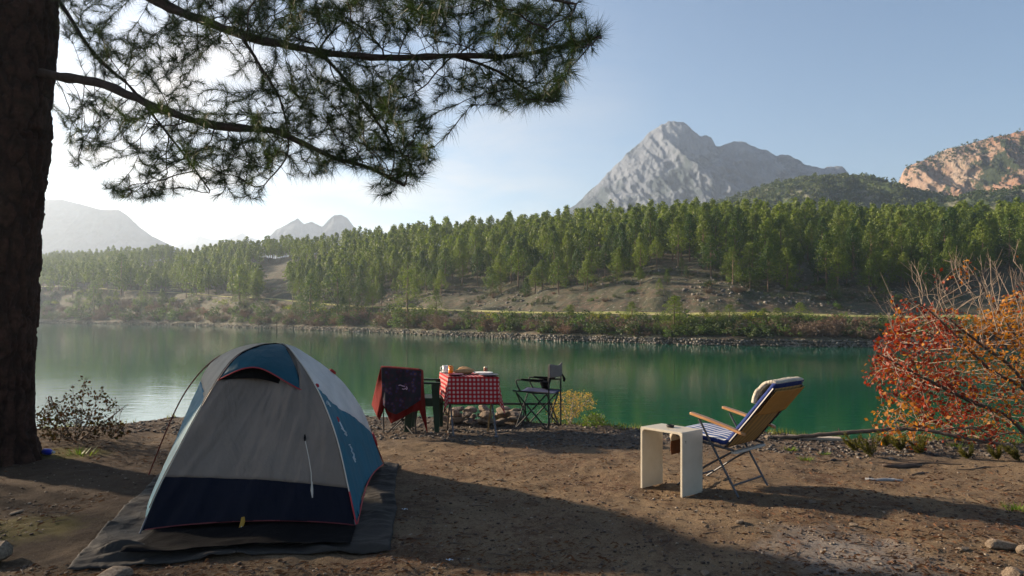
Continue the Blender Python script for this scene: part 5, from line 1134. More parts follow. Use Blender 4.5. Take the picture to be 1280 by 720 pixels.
for x0, y0, pts_ in ((0, 0, [(-8, -2), (-4, -3), (0, -1), (5, 0)]), (2, 3, [(-4, 0), (0, 1), (3, -1), (6, 2)]), (6, 2, [(-2, -3), (0, 0), (-1, 3)]), (-8, 18, [])):
    if pts_: m.tube([P(503 + x0 + a * .6, 483 + y0 + b_ * .6, 8.86) for a, b_ in pts_], .006, 5)
attach(m.build('embroidery', pmat('pale_lilac_thread', (.45, .32, .42), .9)), bl)

# ---- green plastic armchair at the table's left end
M_GREENP = pmat('dark_green_plastic', (.006, .030, .012), .65); go = Vector((-1.08, 9.45, gzf(-1.1, 9.4))); gc_ = empty('plastic_armchair', go, 0); tag(gc_, 'dark green plastic armchair between the blanket chair and gingham table', 'chair')
def gp(x, y, z): return go + Vector((x, y, z))
for sy in (-1, 1):
    y = .25 * sy
    m = MB(); m.box(gp(-.05, y, .635), (.44, .06, .025)); attach(m.build('armrest', M_GREENP, bevel=.008), gc_)
    m = MB(); m.add([gp(.09, y - .02, 0), gp(.15, y - .02, 0), gp(.155, y - .02, .62), gp(.05, y - .02, .62), gp(.09, y + .02, 0), gp(.15, y + .02, 0), gp(.155, y + .02, .62), gp(.05, y + .02, .62)], [(0, 1, 2, 3), (7, 6, 5, 4), (0, 4, 5, 1), (1, 5, 6, 2), (2, 6, 7, 3), (3, 7, 4, 0)]); attach(m.build('leg', M_GREENP, bevel=.006), gc_)
    m = MB(); m.add([gp(-.30, y - .02, 0), gp(-.22, y - .02, 0), gp(-.14, y - .02, .62), gp(-.26, y - .02, .62), gp(-.30, y + .02, 0), gp(-.22, y + .02, 0), gp(-.14, y + .02, .62), gp(-.26, y + .02, .62)], [(0, 1, 2, 3), (7, 6, 5, 4), (0, 4, 5, 1), (1, 5, 6, 2), (2, 6, 7, 3), (3, 7, 4, 0)]); attach(m.build('leg', M_GREENP, bevel=.006), gc_)
m = MB().box(gp(-.04, 0, .425), (.42, .46, .03)).box(gp(.15, 0, .40), (.03, .46, .07)).box(gp(-.04, -.235, .38), (.40, .02, .09)); attach(m.build('seat', M_GREENP, bevel=.01), gc_)
for k in range(5): attach(MB().tube([gp(-.25, -.2 + .1 * k, .43), gp(-.29, -.2 + .1 * k, .6), gp(-.33, -.18 + .09 * k, .70)], [.022, .024, .022], 6, flat=.4).build('back_slat', M_GREENP), gc_)
attach(MB().tube(bez([gp(-.28, -.25, .64), gp(-.33, -.2, .70), gp(-.35, 0, .715), gp(-.33, .2, .70), gp(-.28, .25, .64)], 4), .022, 8).build('back_rail', M_GREENP, smooth=True), gc_)

# ---- folding armchair by the water
fo = Vector((.478, 9.36, gzf(.5, 9.4))); ff = Vector((-.90, .43, 0)); fs = Vector((.43, .90, 0)); fw = .42
fc = empty('folding_armchair', fo); tag(fc, 'black folding armchair with cup pouch facing left at the edge of the bank', 'chair')
def fp_(a, b, z): return fo + ff * a + fs * b + Vector((0, 0, z))
for b in (0, fw):
    attach(MB().tube([fp_(.0, b, .01), fp_(-.0, b, .835)], .011, 8).build('back_post', M_BLACKP), fc)
    attach(MB().tube([fp_(.03, b, .47), fp_(.46, b, .012)], .010, 8).build('leg', M_BLACKP), fc); attach(MB().tube([fp_(.47, b, .47), fp_(.03, b, .012)], .010, 8).build('leg', M_BLACKP), fc)
    attach(MB().tube([fp_(-.0, b, .012), fp_(.04, b, .004), fp_(.1, b, .03)], .010, 8).build('foot_loop', M_BLACKP), fc)
    attach(MB().tube(bez([fp_(.40, b, .48), fp_(.45, b, .56), fp_(.47, b, .625), fp_(.41, b, .640), fp_(.2, b, .625), fp_(.0, b, .63)], 4), .010, 8).build('arm_frame', M_BLACKP, smooth=True), fc)
    attach(MB().box(fp_(.24, b, .645), (.30, .045, .018), Matrix.Rotation(math.atan2(ff.y, ff.x), 3, 'Z')).build('armrest', F_BLACK), fc)
for a in (.03, .47):
    attach(MB().tube([fp_(a, 0, .47), fp_(a, fw, .012)], .009, 8).build('brace', M_BLACKP), fc); attach(MB().tube([fp_(a, fw, .47), fp_(a, 0, .012)], .009, 8).build('brace', M_BLACKP), fc)
F_NAVYS = fabric('navy_seat_fabric', (.030, .038, .085), .75, wr=10)
V = [tuple(fp_(.0 + .49 * i / 15, fw * j / 15, .480 - .045 * math.sin(math.pi * j / 15) * (.5 + .5 * math.sin(math.pi * i / 15)) + .012 * (i / 15))) for i in range(16) for j in range(16)]
o = attach(link('seat', npmesh('seat', V, grid_faces(16, 16), True), mats=F_NAVYS), fc); o.modifiers.new('thickness', 'SOLIDIFY').thickness = .006
for b in (0, fw): attach(MB().tube([fp_(0, b, .48), fp_(.52, b, .49)], .011, 8).build('seat_rail', M_BLACKP), fc)
V = [tuple(fp_(-.005 - .035 * math.sin(math.pi * j / 15), -.01 + (fw + .02) * j / 15, .68 + .165 * i / 9 + .012 * math.cos(2 * math.pi * j / 15) * (i / 9))) for i in range(10) for j in range(16)]
o = attach(link('backrest', npmesh('backrest', V, grid_faces(10, 16), True), mats=fabric('grey_backrest', (.16, .14, .13), .8, wr=12)), fc); o.modifiers.new('thickness', 'SOLIDIFY').thickness = .012
pc = fp_(.22, fw - .02, .60); attach(MB().lathe([(.0, -.10), (.045, -.10), (.075, -.02), (.085, .035), (.078, .035), (.0, -.06)], pc, 16).build('cup_pouch', F_BLACK, smooth=True), fc)
attach(MB().tube([fp_(-.02, fw, .70), fp_(-.05, fw + .01, .63), fp_(-.045, fw, .60)], [.008, .02, .012], 8).build('hanging_pouch', F_BLACK, smooth=True), fc)

# ---- low steel stand beyond the table
st = empty('low_steel_stand', (-.2, 10.2, 0)); tag(st, 'long low black steel stand between the gingham table and folding armchair', 'stand')
for y, z in ((10.05, .27), (10.28, .235)):
    attach(MB().tube([Vector((-1.03, y, z)), Vector((.62, y, z))], .012, 8).build('rail', M_BLACKP), st)
for x in (-.95, .18, .55):
    g1, g2 = gzf(x, 10.0), gzf(x, 10.33); attach(MB().tube([Vector((x - .03, 9.98, g1)), Vector((x, 10.28, .24))], .009, 6).build('leg', M_BLACKP), st); attach(MB().tube([Vector((x + .03, 10.36, g2)), Vector((x, 10.05, .27))], .009, 6).build('leg', M_BLACKP), st)

# ---- stones
M_STONE = noisemat('camp_stone', [(.10, .070, .048), (.22, .165, .115), (.33, .27, .20)], 6.0, bump=.8, bscale=22, bdist=.02)
M_STONED = noisemat('sooty_stone', [(.04, .035, .032), (.15, .12, .10), (.28, .23, .19)], 5.0, bump=.8, bscale=22, bdist=.02)
def stone_mesh(seed, sub=3, rough=.16, flat=.7):
    bm = bmesh.new(); bmesh.ops.create_icosphere(bm, subdivisions=sub, radius=1.0); r_ = np.random.default_rng(seed); co = np.array([v.co[:] for v in bm.verts])
    for _ in range(7):      # cut facets
        n = r_.normal(size=3); n /= np.linalg.norm(n); h = r_.uniform(.45, .82); dd = co @ n; co = np.where((dd > h)[:, None], co - n * ((dd - h) * 1.0)[:, None], co)
    k = r_.normal(size=3) * 3; co = co * (1 + rough * (fbm(co[:, 0] * 1.8 + k[0] + co[:, 2], co[:, 1] * 1.8 + k[1] - co[:, 2] * .7, 4, seed, .55))[:, None]); co[:, 2] *= flat
    for v, c in zip(bm.verts, co): v.co = c
    me = bpy.data.meshes.new('stone'); bm.to_mesh(me); bm.free(); return me
SM = [stone_mesh(800 + i) for i in range(8)]
for me in SM: me.materials.append(M_STONE)
SMD = [stone_mesh(820 + i, 2) for i in range(6)]
for me in SMD: me.materials.append(M_STONED)
ring = empty('fire_ring', (-.42, 10.2, gzf(-.4, 10.2))); tag(ring, 'low fire ring of stacked brown stones seen under the gingham cloth', 'fire ring')
r_ = np.random.default_rng(9)
for lev in range(3):
    n = [13, 11, 0][lev]
    for k in range(n):
        a = 6.283 * (k + .5 * lev) / n + r_.uniform(-.1, .1); rad_ = .43 - .02 * lev
        if lev == 2 and math.sin(a) < -.3 and r_.random() < .7: continue
        x, y = -.42 + rad_ * 1.15 * math.cos(a), 10.2 + rad_ * .7 * math.sin(a); s = r_.uniform(.085, .125)
        o = bpy.data.objects.new('stone', (SMD if r_.random() < .5 else SM)[r_.integers(0, 6)]); C.objects.link(o); o.parent = ring; o.matrix_parent_inverse = Matrix.Translation(-ring.location); o.location = (x, y, gzf(x, y) + .05 + .085 * lev)
        o.scale = (s * r_.uniform(1, 1.35), s, s * .78); o.rotation_euler = (r_.uniform(-.3, .3), r_.uniform(-.3, .3), a + r_.uniform(-.4, .4))
def rock(px, py, wpx, mat_i, lab, sc=(1, .8, .7), name='rock', rot=None, sink=.25, seed=None):
    g = G(px, py); w = wpx / FOC * g.y / 2; g.z = gzf(g.x, g.y) + w * sc[2] * .7 * (1 - sink * 2); o = link(name, SM[mat_i % 8]); o.location = g; o.scale = (w * sc[0], w * sc[1], w * sc[2]); o.rotation_euler = (0, 0, rot if rot is not None else px * .7); return tag(o, lab, 'rock')
rock(650, 526, 28, 0, 'flat pale stone at the right end of the fire ring', (1.15, .8, .42), rot=0, sink=0)
rock(1252, 687, 34, 1, 'brown angular rock near the right edge, topmost of three there', (1.1, .8, .75)); rock(1287, 694, 30, 2, 'brown rock cut off by the right edge of the photo', (1, .9, .8))
rock(1266, 722, 30, 3, 'grey blocky rock at the bottom right corner', (1, .8, .8)); rock(1203, 688, 17, 4, 'small pale rock left of the brown angular rock', (1.2, .7, .6)); rock(1222, 697, 9, 5, 'pebble sized rock just below the small pale rock')
rock(925, 661, 15, 6, 'small pale angular rock on the dirt below the reclining chair'); rock(1067, 659, 12, 7, 'small grey-brown rock right of the pale angular one'); rock(961, 551, 12, 0, 'rounded stone at the left end of the fallen branch', (1, .8, .8))
rock(138, 726, 52, 2, 'domed grey stone at the bottom left in front of the groundsheet', (1, .9, .5), rot=.3); rock(-6, 700, 44, 5, 'dark grey rock at the left edge below the huge pine', (1, .9, 1.1)); rock(882, 722, 18, 1, 'pale stone at the bottom edge below the side table', (1, .8, .5))
rock(1016, 628, 14, 3, 'flat white stone flake in the chair shadow', (1.1, .7, .22)); rock(1095, 637, 11, 4, 'flat white stone flake right of the first in shadow', (1, .7, .25)); rock(1140, 640, 9, 6, 'tiny white stone at the right end of the shadow', (1, .8, .4)); rock(624, 600, 9, 7, 'small pale stone on the dirt in the middle of camp', (1.2, .8, .5))
rock(20, 641, 16, 5, 'flat grey stone in the shade left of the tent', (1.6, .7, .3)); rock(686, 655, 6, 2, 'small dark stone alone on the dirt in the centre foreground')

# ---- fallen branch, planks, driftwood
M_BR = noisemat('weathered_branch', [(.055, .040, .031), (.14, .105, .082)], 16., bump=.7, bscale=50, bdist=.01)
bpts = [(938, 549, 8.75), (970, 547, 8.7), (1010, 545, 8.62), (1050, 541.5, 8.55), (1090, 538.5, 8.5), (1128, 536.5, 8.5), (1160, 538.5, 8.4), (1190, 544, 8.3), (1225, 551, 8.2), (1262, 558, 8.1), (1300, 566, 8.0)]
fb = empty('fallen_branch', (3.6, 8.7, 0)); tag(fb, 'long thin fallen branch lying along the bank in front of the autumn bush', 'branch'); r_ = np.random.default_rng(61)
pts = bez([P(*q) + Vector((0, 0, 0)) for q in bpts], 6); n = len(pts); attach(MB().tube([p + Vector(r_.normal(size=3)) * .004 for p in pts], [(.028 - .013 * (i / n)) * (1 + .12 * r_.normal()) for i in range(n)], 9).build('stem', M_BR, smooth=True), fb)
for (a, b_, c_) in (((1168, 540, 8.4), (1195, 535, 8.3), (1228, 537, 8.25)), ((1195, 545, 8.3), (1215, 533, 8.2), (1250, 552, 8.15)), ((1122, 537, 8.5), (1120, 531, 8.5), (1118, 527, 8.5)), ((1050, 541, 8.65), (1049, 538, 8.63), (1048, 535, 8.6)), ((1228, 551, 8.2), (1262, 541, 8.1), (1300, 545, 8.0)), ((985, 546, 8.7), (984, 543, 8.7), (986, 541, 8.7))):
    attach(MB().tube(bez([P(*a), P(*b_), P(*c_)], 4), [.014 * (1 - .08 * k) for k in range(9)], 6).build('side_twig', M_BR, smooth=True), fb)
g = P(1018, 551.5, 8.72); pl = MB().box((0, 0, 0), (.62, .13, .035)).build('driftwood_plank', noisemat('bleached_wood', [(.34, .29, .24), (.50, .45, .38)], 3., stretch=(1, 9, 9), bump=.4), bevel=.008); pl.location = (g.x, g.y, gzf(g.x, g.y) + .02); pl.rotation_euler = (0, .02, -.14); tag(pl, 'bleached flat plank lying under the left part of the fallen branch', 'plank')
r_ = np.random.default_rng(77)
for px, py, L, th, rz, lab, mt in ((1105, 599, .32, .022, -.15, 'short silver-grey driftwood piece on the open dirt', noisemat('silver_wood', [(.16, .16, .17), (.36, .36, .36)], 20., bump=.6)), (1128, 580, .40, .028, .05, 'dark charred stick below the green sprigs', M_TWIGD), (1145, 577, .9, .010, -.04, 'long thin dark twig lying below the sprigs', M_TWIGD), (1040, 574, .35, .007, .1, 'thin twig on the dirt left of the tall sprig', M_TWIGD),
                                   (1042, 574, .07, .018, .3, 'small black lump of charcoal on the dirt by the twig', M_BLACKP), (1225, 583, .5, .008, .1, 'thin dark twig at the right under the wide sprig', M_TWIGD), (1150, 590, .22, .012, .4, 'short brown stick right of the silver driftwood', M_BR)):
    g = G(px, py); d = Vector((math.cos(rz), math.sin(rz), 0)); pts = []
    for t in np.linspace(-.5, .5, 9): q = g + d * L * t; q += Vector((-d.y, d.x, 0)) * .03 * L * math.sin(t * 9); q.z = gzf(q.x, q.y) + th * .6; pts.append(q)
    rt = MB().tube([q - g for q in pts], [th * (1 - .5 * abs(t)) * r_.uniform(.7, 1.15) for t in np.linspace(-1, 1, 9)], 8, flat=.8).build('stick', mt, smooth=True); rt.location = g; tag(rt, lab, 'stick')

# ---- side table
sA, sD, sC = np.array([1.13, 6.33]), np.array([1.417, 5.99]), np.array([1.66, 6.15]); du = (sD - sA); LUs = np.linalg.norm(du); du = du / LUs; dv = np.array([-du[1], du[0]]); dv = dv if dv @ (sC - sD) > 0 else -dv
LVs, Hs, ths, rs = .285, .54, .020, .032; gs_ = gzf(1.4, 6.2)
outer = [(0, 0), (0, Hs), (LUs, Hs), (LUs, 0)]; inn = [(ths, 0), (ths, Hs - ths - rs), (ths + rs, Hs - ths), (LUs - ths - rs, Hs - ths), (LUs - ths, Hs - ths - rs), (LUs - ths, 0)]
M_CRP = noisemat('cream_plastic', [(.44, .395, .31), (.50, .455, .365)], 12., .35, spec=.5); side = empty('side_table', (sA[0] + .2, sA[1], gs_)); tag(side, 'small cream side table bent like an upturned U beside the reclining chair', 'side table')
def sp_(u, v, z): return Vector((sA[0] + du[0] * u + dv[0] * v, sA[1] + du[1] * u + dv[1] * v, gs_ + z))
rsn = 5; arcL = [(ths + rs - rs * math.cos(a), Hs - ths - rs + rs * math.sin(a)) for a in np.linspace(0, math.pi / 2, rsn)]; arcR = [(LUs - ths - rs + rs * math.sin(a), Hs - ths - rs + rs * math.cos(a)) for a in np.linspace(0, math.pi / 2, rsn)]
rO = .012; oL = [(rO - rO * math.cos(a), Hs - rO + rO * math.sin(a)) for a in np.linspace(0, math.pi / 2, rsn)]; oR = [(LUs - rO + rO * math.sin(a), Hs - rO + rO * math.cos(a)) for a in np.linspace(0, math.pi / 2, rsn)]
prof_o = [(0, 0)] + oL + oR + [(LUs, 0)]; prof_i = [(ths, 0)] + arcL + arcR + [(LUs - ths, 0)]; n = len(prof_o)
def shell(i0, i1, name):
    m = MB(); v = []
    for i in range(i0, i1 + 1):
        for (pu, pz) in (prof_o[i], prof_i[i]):
            for w in (0, LVs): v.append(sp_(pu, w, pz))
    f = []; k = i1 - i0
    for i in range(k):
        a = 4 * i; b = a + 4; f += [(a, b, b + 1, a + 1), (a + 2, a + 3, b + 3, b + 2), (a, a + 2, b + 2, b), (a + 1, b + 1, b + 3, a + 3)]
    f += [(0, 1, 3, 2), (4 * k, 4 * k + 2, 4 * k + 3, 4 * k + 1)]; m.add(v, f); attach(m.build(name, M_CRP, bevel=.002), side)
shell(0, 3, 'side_panel'); shell(3, n - 4, 'tabletop'); shell(n - 4, n - 1, 'side_panel')
for k, (v, z) in enumerate(((.045, Hs - .075), (.045, Hs - .088))): p = sp_(LUs + .001, v + .0, z); attach(MB().box(p, (.006, .006, .006)).build('screw_cap', M_BLACKP), side)
p = sp_(.20, .16, Hs); at_ = MB().lathe([(0, .001), (.028, .001), (.034, .010), (.034, .022), (.029, .022), (.027, .008), (0, .006)], (0, 0, 0), 20).build('ashtray', M_BLACKP, smooth=True); at_.location = p; tag(at_, 'little round black ashtray on the cream side table', 'ashtray')

# ---- reclining chair
ro = Vector((1.90, 6.02, gzf(2.0, 6.2))); rf = Vector((-.70, .714, 0)); rs_ = Vector((.714, .70, 0)); rw = .50
rc = empty('reclining_chair', ro); tag(rc, 'reclining garden chair with wooden arms and blue striped cushion facing the lake', 'chair')
def rp(a, b, z): return ro + rf * a + rs_ * b + Vector((0, 0, z))
M_GTUBE = pmat('grey_tube', (.07, .072, .078), .55, Metallic=.3); M_WOODA = noisemat('varnished_arm', [(.32, .15, .055), (.46, .24, .10)], 5., .35, stretch=(1, 1, 1), spec=.5)
M_OCHRE = fabric('ochre_canvas', (.52, .27, .07), .85, wr=5., trans=.3)
def stripemat(name, c1, c2, axis_, w, trans=0.0):
    m = bpy.data.materials.new(name); m.use_nodes = True; t = m.node_tree; b = t.nodes['Principled BSDF']; uv = N(t, 'ShaderNodeUVMap', uv_map='cloth'); sp = N(t, 'ShaderNodeSeparateXYZ'); t.links.new(uv.outputs[0], sp.inputs[0])
    s = mth(t, 'GREATER_THAN', mth(t, 'FRACT', mth(t, 'DIVIDE', sp.outputs[axis_], w)), .5); x = N(t, 'ShaderNodeMix', data_type='RGBA'); t.links.new(s, x.inputs[0]); x.inputs[6].default_value = (*c1, 1); x.inputs[7].default_value = (*c2, 1); t.links.new(x.outputs[2], b.inputs['Base Color']); b.inputs['Roughness'].default_value = .85
    if trans:
        tr = N(t, 'ShaderNodeBsdfTranslucent'); t.links.new(x.outputs[2], tr.inputs[0]); ms = N(t, 'ShaderNodeMixShader'); ms.inputs[0].default_value = trans; t.links.new(b.outputs[0], ms.inputs[1]); t.links.new(tr.outputs[0], ms.inputs[2]); t.links.new(ms.outputs[0], t.nodes['Material Output'].inputs[0])
    return m
def uvgrid(name, V, U_, V_, mat, parent):
    me = npmesh(name, V.reshape(-1, 3), grid_faces(*V.shape[:2]), True); uvl = me.uv_layers.new(name='cloth'); li = np.empty(len(me.loops), np.int32); me.loops.foreach_get('vertex_index', li); uvl.data.foreach_set('uv', np.stack([U_.ravel()[li], V_.ravel()[li]], -1).ravel().astype(np.float32)); return attach(link(name, me, mats=mat), parent)
for b in (-.015, rw + .015):
    attach(MB().tube([rp(.0, b, .0), rp(.20, b, .33), rp(.37, b, .615)], .0115, 8, flat=.8).build('leg', M_GTUBE), rc)
    attach(MB().tube([rp(.60, b * .96 + .01, .0), rp(.30, b * .96 + .01, .22), rp(.06, b * .96 + .01, .37)], .0115, 8, flat=.8).build('leg', M_GTUBE), rc)
    attach(MB().tube([rp(.04, b, .385), rp(.60, b, .45)], .011, 8).build('seat_rail', M_GTUBE), rc); attach(MB().tube([rp(.12, b, .40), rp(-.10, b, .665), rp(-.31, b, .93)], .012, 8).build('back_rail', M_STEEL), rc)
    # wooden arm, rounded plank
    sgn = -1 if b < 0 else 1; b2 = b + sgn * .012; arm = MB(); pr_ = []; ax = [(.45, .655), (.44, .660), (.30, .630), (.10, .580), (-.04, .540), (-.065, .530)]; wd = [.012, .024, .030, .028, .026, .014]
    v = [];
    for (a, z), w_ in zip(ax, wd): v += [rp(a, b2 - w_, z - .012), rp(a, b2 + w_, z - .012), rp(a, b2 + w_, z + .012), rp(a, b2 - w_, z + .012)]
    f = [(0, 1, 2, 3), tuple(4 * 5 + q for q in (3, 2, 1, 0))]
    for i in range(5):
        for q in range(4): f.append((4 * i + q, 4 * i + (q + 1) % 4, 4 * i + 4 + (q + 1) % 4, 4 * i + 4 + q)[::-1])
    arm.add(v, f); attach(arm.build('armrest', M_WOODA, bevel=.006), rc)
attach(MB().tube([rp(.055, -.015, .085), rp(.055, rw + .015, .085)], .009, 8).build('stretcher', M_GTUBE), rc); attach(MB().tube([rp(.535, 0, .06), rp(.535, rw, .06)], .009, 8).build('stretcher', M_GTUBE), rc)
attach(MB().box(rp(.045, rw / 2, .365), (.53, .05, .022), Matrix.Rotation(math.atan2(rs_.y, rs_.x), 3, 'Z')).build('rear_bar', pmat('pale_bar', (.36, .34, .30), .5), bevel=.005), rc)
bd = (rp(-.31, 0, .93) - rp(.12, 0, .40)); Lb = bd.length; bd = bd / Lb; bn = bd.cross(rs_).normalized(); bn = bn if bn.dot(rf) > 0 else -bn        # bn: towards the sitter
NU, NV = 30, 30; S, T = np.meshgrid(np.linspace(0, 1, NU), np.linspace(0, 1, NV), indexing='ij')
def backpt(s, t, off): return np.array(rp(.12, 0, .40))[None, None] + np.array(bd)[None, None] * (t * Lb)[..., None] + np.array(rs_)[None, None] * (s * rw)[..., None] + np.array(bn)[None, None] * off[..., None]
bow = -.030 * np.sin(np.pi * S) * np.sin(np.pi * T)
o = uvgrid('back_canvas', backpt(S, T, bow - .004), S * rw, T * Lb, stripemat('striped_canvas', (.50, .29, .085), (.34, .21, .075), 0, .07, .3), rc); o.modifiers.new('thickness', 'SOLIDIFY').thickness = .002
Tt = .60 + .40 * T; o = uvgrid('head_pocket', backpt(S * 1.05 - .025, Tt, -.030 - .008 * np.sin(np.pi * S)), S * rw, Tt, M_OCHRE, rc); o.modifiers.new('thickness', 'SOLIDIFY').thickness = .003
# cushion: one closed pad running down the back, over the seat and curling at the front
path = [rp(-.335, 0, .965), rp(-.31, 0, .93)] + [rp(.12, 0, .40) + bd * Lb * t for t in (.75, .5, .25, .08)] + [rp(.14, 0, .415), rp(.22, 0, .425), rp(.36, 0, .435), rp(.50, 0, .455), rp(.59, 0, .455), rp(.635, 0, .43), rp(.65, 0, .385)]
path = bez(path, 4); npth = len(path); cum = [0]
for i in range(1, npth): cum.append(cum[-1] + (path[i] - path[i - 1]).length)
rowsC = []; uvs = []; sec = [(-.01, 0), (-.012, .018), (0, .035), (.06, .045), (.25, .046), (.44, .045), (.50, .035), (.512, .022), (.51, 0), (.44, -.004), (.06, -.004)]
for i, p in enumerate(path):
    tdir = (path[min(i + 1, npth - 1)] - path[max(i - 1, 0)]).normalized(); nn = rs_.cross(tdir).normalized()
    if nn.dot(Vector((0, 0, 1)) + rf * .5) < 0: nn = -nn
    puff = 1 + .03 * math.sin(cum[i] * 2 * math.pi / .16); endf = min(1, .25 + min(i, npth - 1 - i) * .3)
    rowsC.append([tuple(p + rs_ * (b * 1.0) + nn * (h * puff * endf + .006)) for b, h in sec]); uvs.append([(b if 0 <= b <= rw else 9, cum[i]) for b, h in sec])
V = np.array(rowsC); nr_, nc_ = V.shape[:2]; fcs = grid_faces(nc_, nr_, True); vv = V.transpose(1, 0, 2).reshape(-1, 3); me = npmesh('cushion', vv, fcs, True)
uvl = me.uv_layers.new(name='cloth'); li = np.empty(len(me.loops), np.int32); me.loops.foreach_get('vertex_index', li); uva = np.array([[q[0] for q in r] for r in uvs]).T.ravel(); uvb = np.array([[q[1] for q in r] for r in uvs]).T.ravel()
uvl.data.foreach_set('uv', np.stack([uva[li], uvb[li]], -1).ravel().astype(np.float32))
me.materials.append(stripemat('blue_white_stripe', (.52, .53, .55), (.022, .070, .24), 0, .075)); me.materials.append(fabric('blue_piping_fabric', (.010, .026, .13), .85, wr=12.))
ringi = np.repeat(np.arange(nc_), nr_ - 1); me.polygons.foreach_set('material_index', np.where(np.tile(np.arange(nr_ - 1), nc_) > nr_ - 9, 2, np.where((ringi <= 1) | (ringi >= 6), 1, 0)).astype(np.int32)); me.materials.append(fabric('cream_cushion_end', (.40, .35, .27), .95, wr=30.)); cu = attach(link('cushion', me), rc)
# pale fleece over the head end
V = backpt(S * 1.0, (.68 + .33 * T), .052 + .030 * np.sin(np.pi * np.clip(T, 0, 1)) + .012 * fbm(S * 5, T * 5, 3, 4)); k = .10
over = np.stack([V[:, -1] + np.array(bd) * (.02 * math.sin(q)) - np.array(bn) * (.085 * q / 1.57) for q in (.4, .8)], 1); V2 = np.concatenate([V, over], 1)
o = attach(link('head_fleece', npmesh('head_fleece', V2.reshape(-1, 3), grid_faces(NU, V2.shape[1]), True), mats=fabric('cream_fleece', (.50, .45, .37), .95, wr=40., wrs=.8)), rc); o.modifiers.new('thickness', 'SOLIDIFY').thickness = .030; o.modifiers['thickness'].offset = -1
V = np.stack([np.array(rp(.66 + .012 * math.sin(t * 3), b, .41 - .15 * t)) for b in np.linspace(0, rw, 8) for t in np.linspace(0, 1, 8)]).reshape(8, 8, 3); o = attach(link('foot_flap', npmesh('foot_flap', V.reshape(-1, 3), grid_faces(8, 8), True), mats=fabric('russet_canvas', (.13, .05, .022), .9, trans=.1)), rc); o.modifiers.new('thickness', 'SOLIDIFY').thickness = .004

# ---- small blue bottle at the foot of the pine
g = G(60, 574); bo = empty('blue_bottle', (g.x, g.y, gzf(g.x, g.y) + .035)); tag(bo, 'small blue plastic bottle lying at the foot of the huge pine', 'bottle')
d = Vector((.96, -.25, .0)); MBL = pmat('blue_plastic', (.02, .04, .45), .3); q = Vector(bo.location); attach(MB().tube([q + d * t for t in (-.055, -.05, .02, .045, .06)], [.018, .033, .033, .022, .013], 12).build('body', MBL, smooth=True), bo); attach(MB().tube([q + d * .06, q + d * .085], .014, 10).build('cap', pmat('white_cap', (.6, .6, .6), .4)), bo)
for px, py, lab in ((506, 641, 'scrap of pale blue paper on the dirt right of the tent'), (562, 702, 'small white paper scrap on dirt at the bottom centre')):
    g = G(px, py); V = [(a * .011, b * .009, .004 + .005 * math.sin(a * 2.3 + b)) for a in (-2, -1, 0, 1, 2) for b in (-1, 0, 1)]; o = link('paper_scrap', npmesh('scrap', V, grid_faces(5, 3)), mats=pmat('paper', (.55, .60, .68), .8)); o.location = (g.x, g.y, gzf(g.x, g.y) + .006); tag(o, lab, 'litter')

# ================================================================== GROUND LITTER
r_ = np.random.default_rng(101)
def scatter(n, ymin, ymax, f=None):
    out = []
    while len(out) < n:
        y = 1 / r_.uniform(1 / ymax, 1 / ymin); x = r_.uniform(-.76, .76) * y
        if y > float(edge(np.array([x]))[0]) + .05: continue
        if f is not None and not f(x, y): continue
        out.append((x, y))
    return np.array(out)
def in_sheet(x, y): return -3.3 < x < -.85 and 4.4 < y < 7.2
def pebbles(n, smin, smax, mat, name, f=None, seed=0):
    xy = scatter(n, 3.9, 11, lambda x, y: not in_sheet(x, y) and (f is None or f(x, y))); z = gz(xy[:, 0], xy[:, 1]); s = r_.uniform(0, 1, n) ** 2.5 * (smax - smin) + smin
    v, fc_ = rock_cloud(np.concatenate([xy, (z + s * .1)[:, None]], 1), s, r_, .6); tag(link(name, npmesh(name, v, fc_), mats=mat), kind='stuff')
M_PEB = noisemat('pebble', [(.09, .07, .05), (.19, .15, .11), (.28, .24, .19)], 9.0); M_PEBD = noisemat('dark_crumb', [(.03, .02, .015), (.09, .06, .045)], 9.0)
pebbles(2600, .005, .020, M_PEB, 'gravel'); pebbles(4200, .006, .024, M_PEBD, 'earth_crumbs')
pebbles(5000, .010, .045, noisemat('shore_gravel_stone', [(.03, .027, .024), (.08, .07, .062), (.20, .18, .16)], 9.0), 'shore_gravel', lambda x, y: y > 8.4 - .15 * x + .5 * vn(np.array([x * 2.]), np.array([y]), 3)[0])
def flat_litter(n, L0, L1, wd, mat, name, f=None, curl=.3):
    xy = scatter(n, 3.9, 10.5, lambda x, y: not in_sheet(x, y) and (f is None or f(x, y))); z = gz(xy[:, 0], xy[:, 1]) + .006; a = r_.uniform(0, 3.14, n); L = r_.uniform(L0, L1, n); d = np.stack([np.cos(a), np.sin(a), r_.normal(size=n) * curl * .4], -1); s = np.stack([-np.sin(a), np.cos(a), r_.normal(size=n) * .5], -1)
    p = np.concatenate([xy, z[:, None]], 1); w_ = (wd * r_.uniform(.6, 1.3, n))[:, None]; L = L[:, None]; up = np.array([0, 0, 1.]) * (np.abs(r_.normal(size=(n, 1))) * L * .12)
    v = np.stack([p - d * L / 2, p + s * w_ / 2 + up, p + d * L / 2 + up * .5, p - s * w_ / 2], 1).reshape(-1, 3); tag(link(name, npmesh(name, v, np.arange(4 * n).reshape(-1, 4)), mats=mat), kind='stuff')
pt = lambda x, y: fbm(np.array([x * .9]), np.array([y * .9]), 3, 19)[0] > r_.uniform(-.35, .25)
flat_litter(12000, .025, .060, .0020, leafmat('dead_needles', (.06, .024, .012), (.15, .07, .035), .1, .8, 5, 0), 'needle_litter', pt)
flat_litter(520, .015, .032, .012, leafmat('dead_leaves', (.07, .028, .014), (.16, .08, .04), .2, .8, 5, 0), 'leaf_litter', pt)
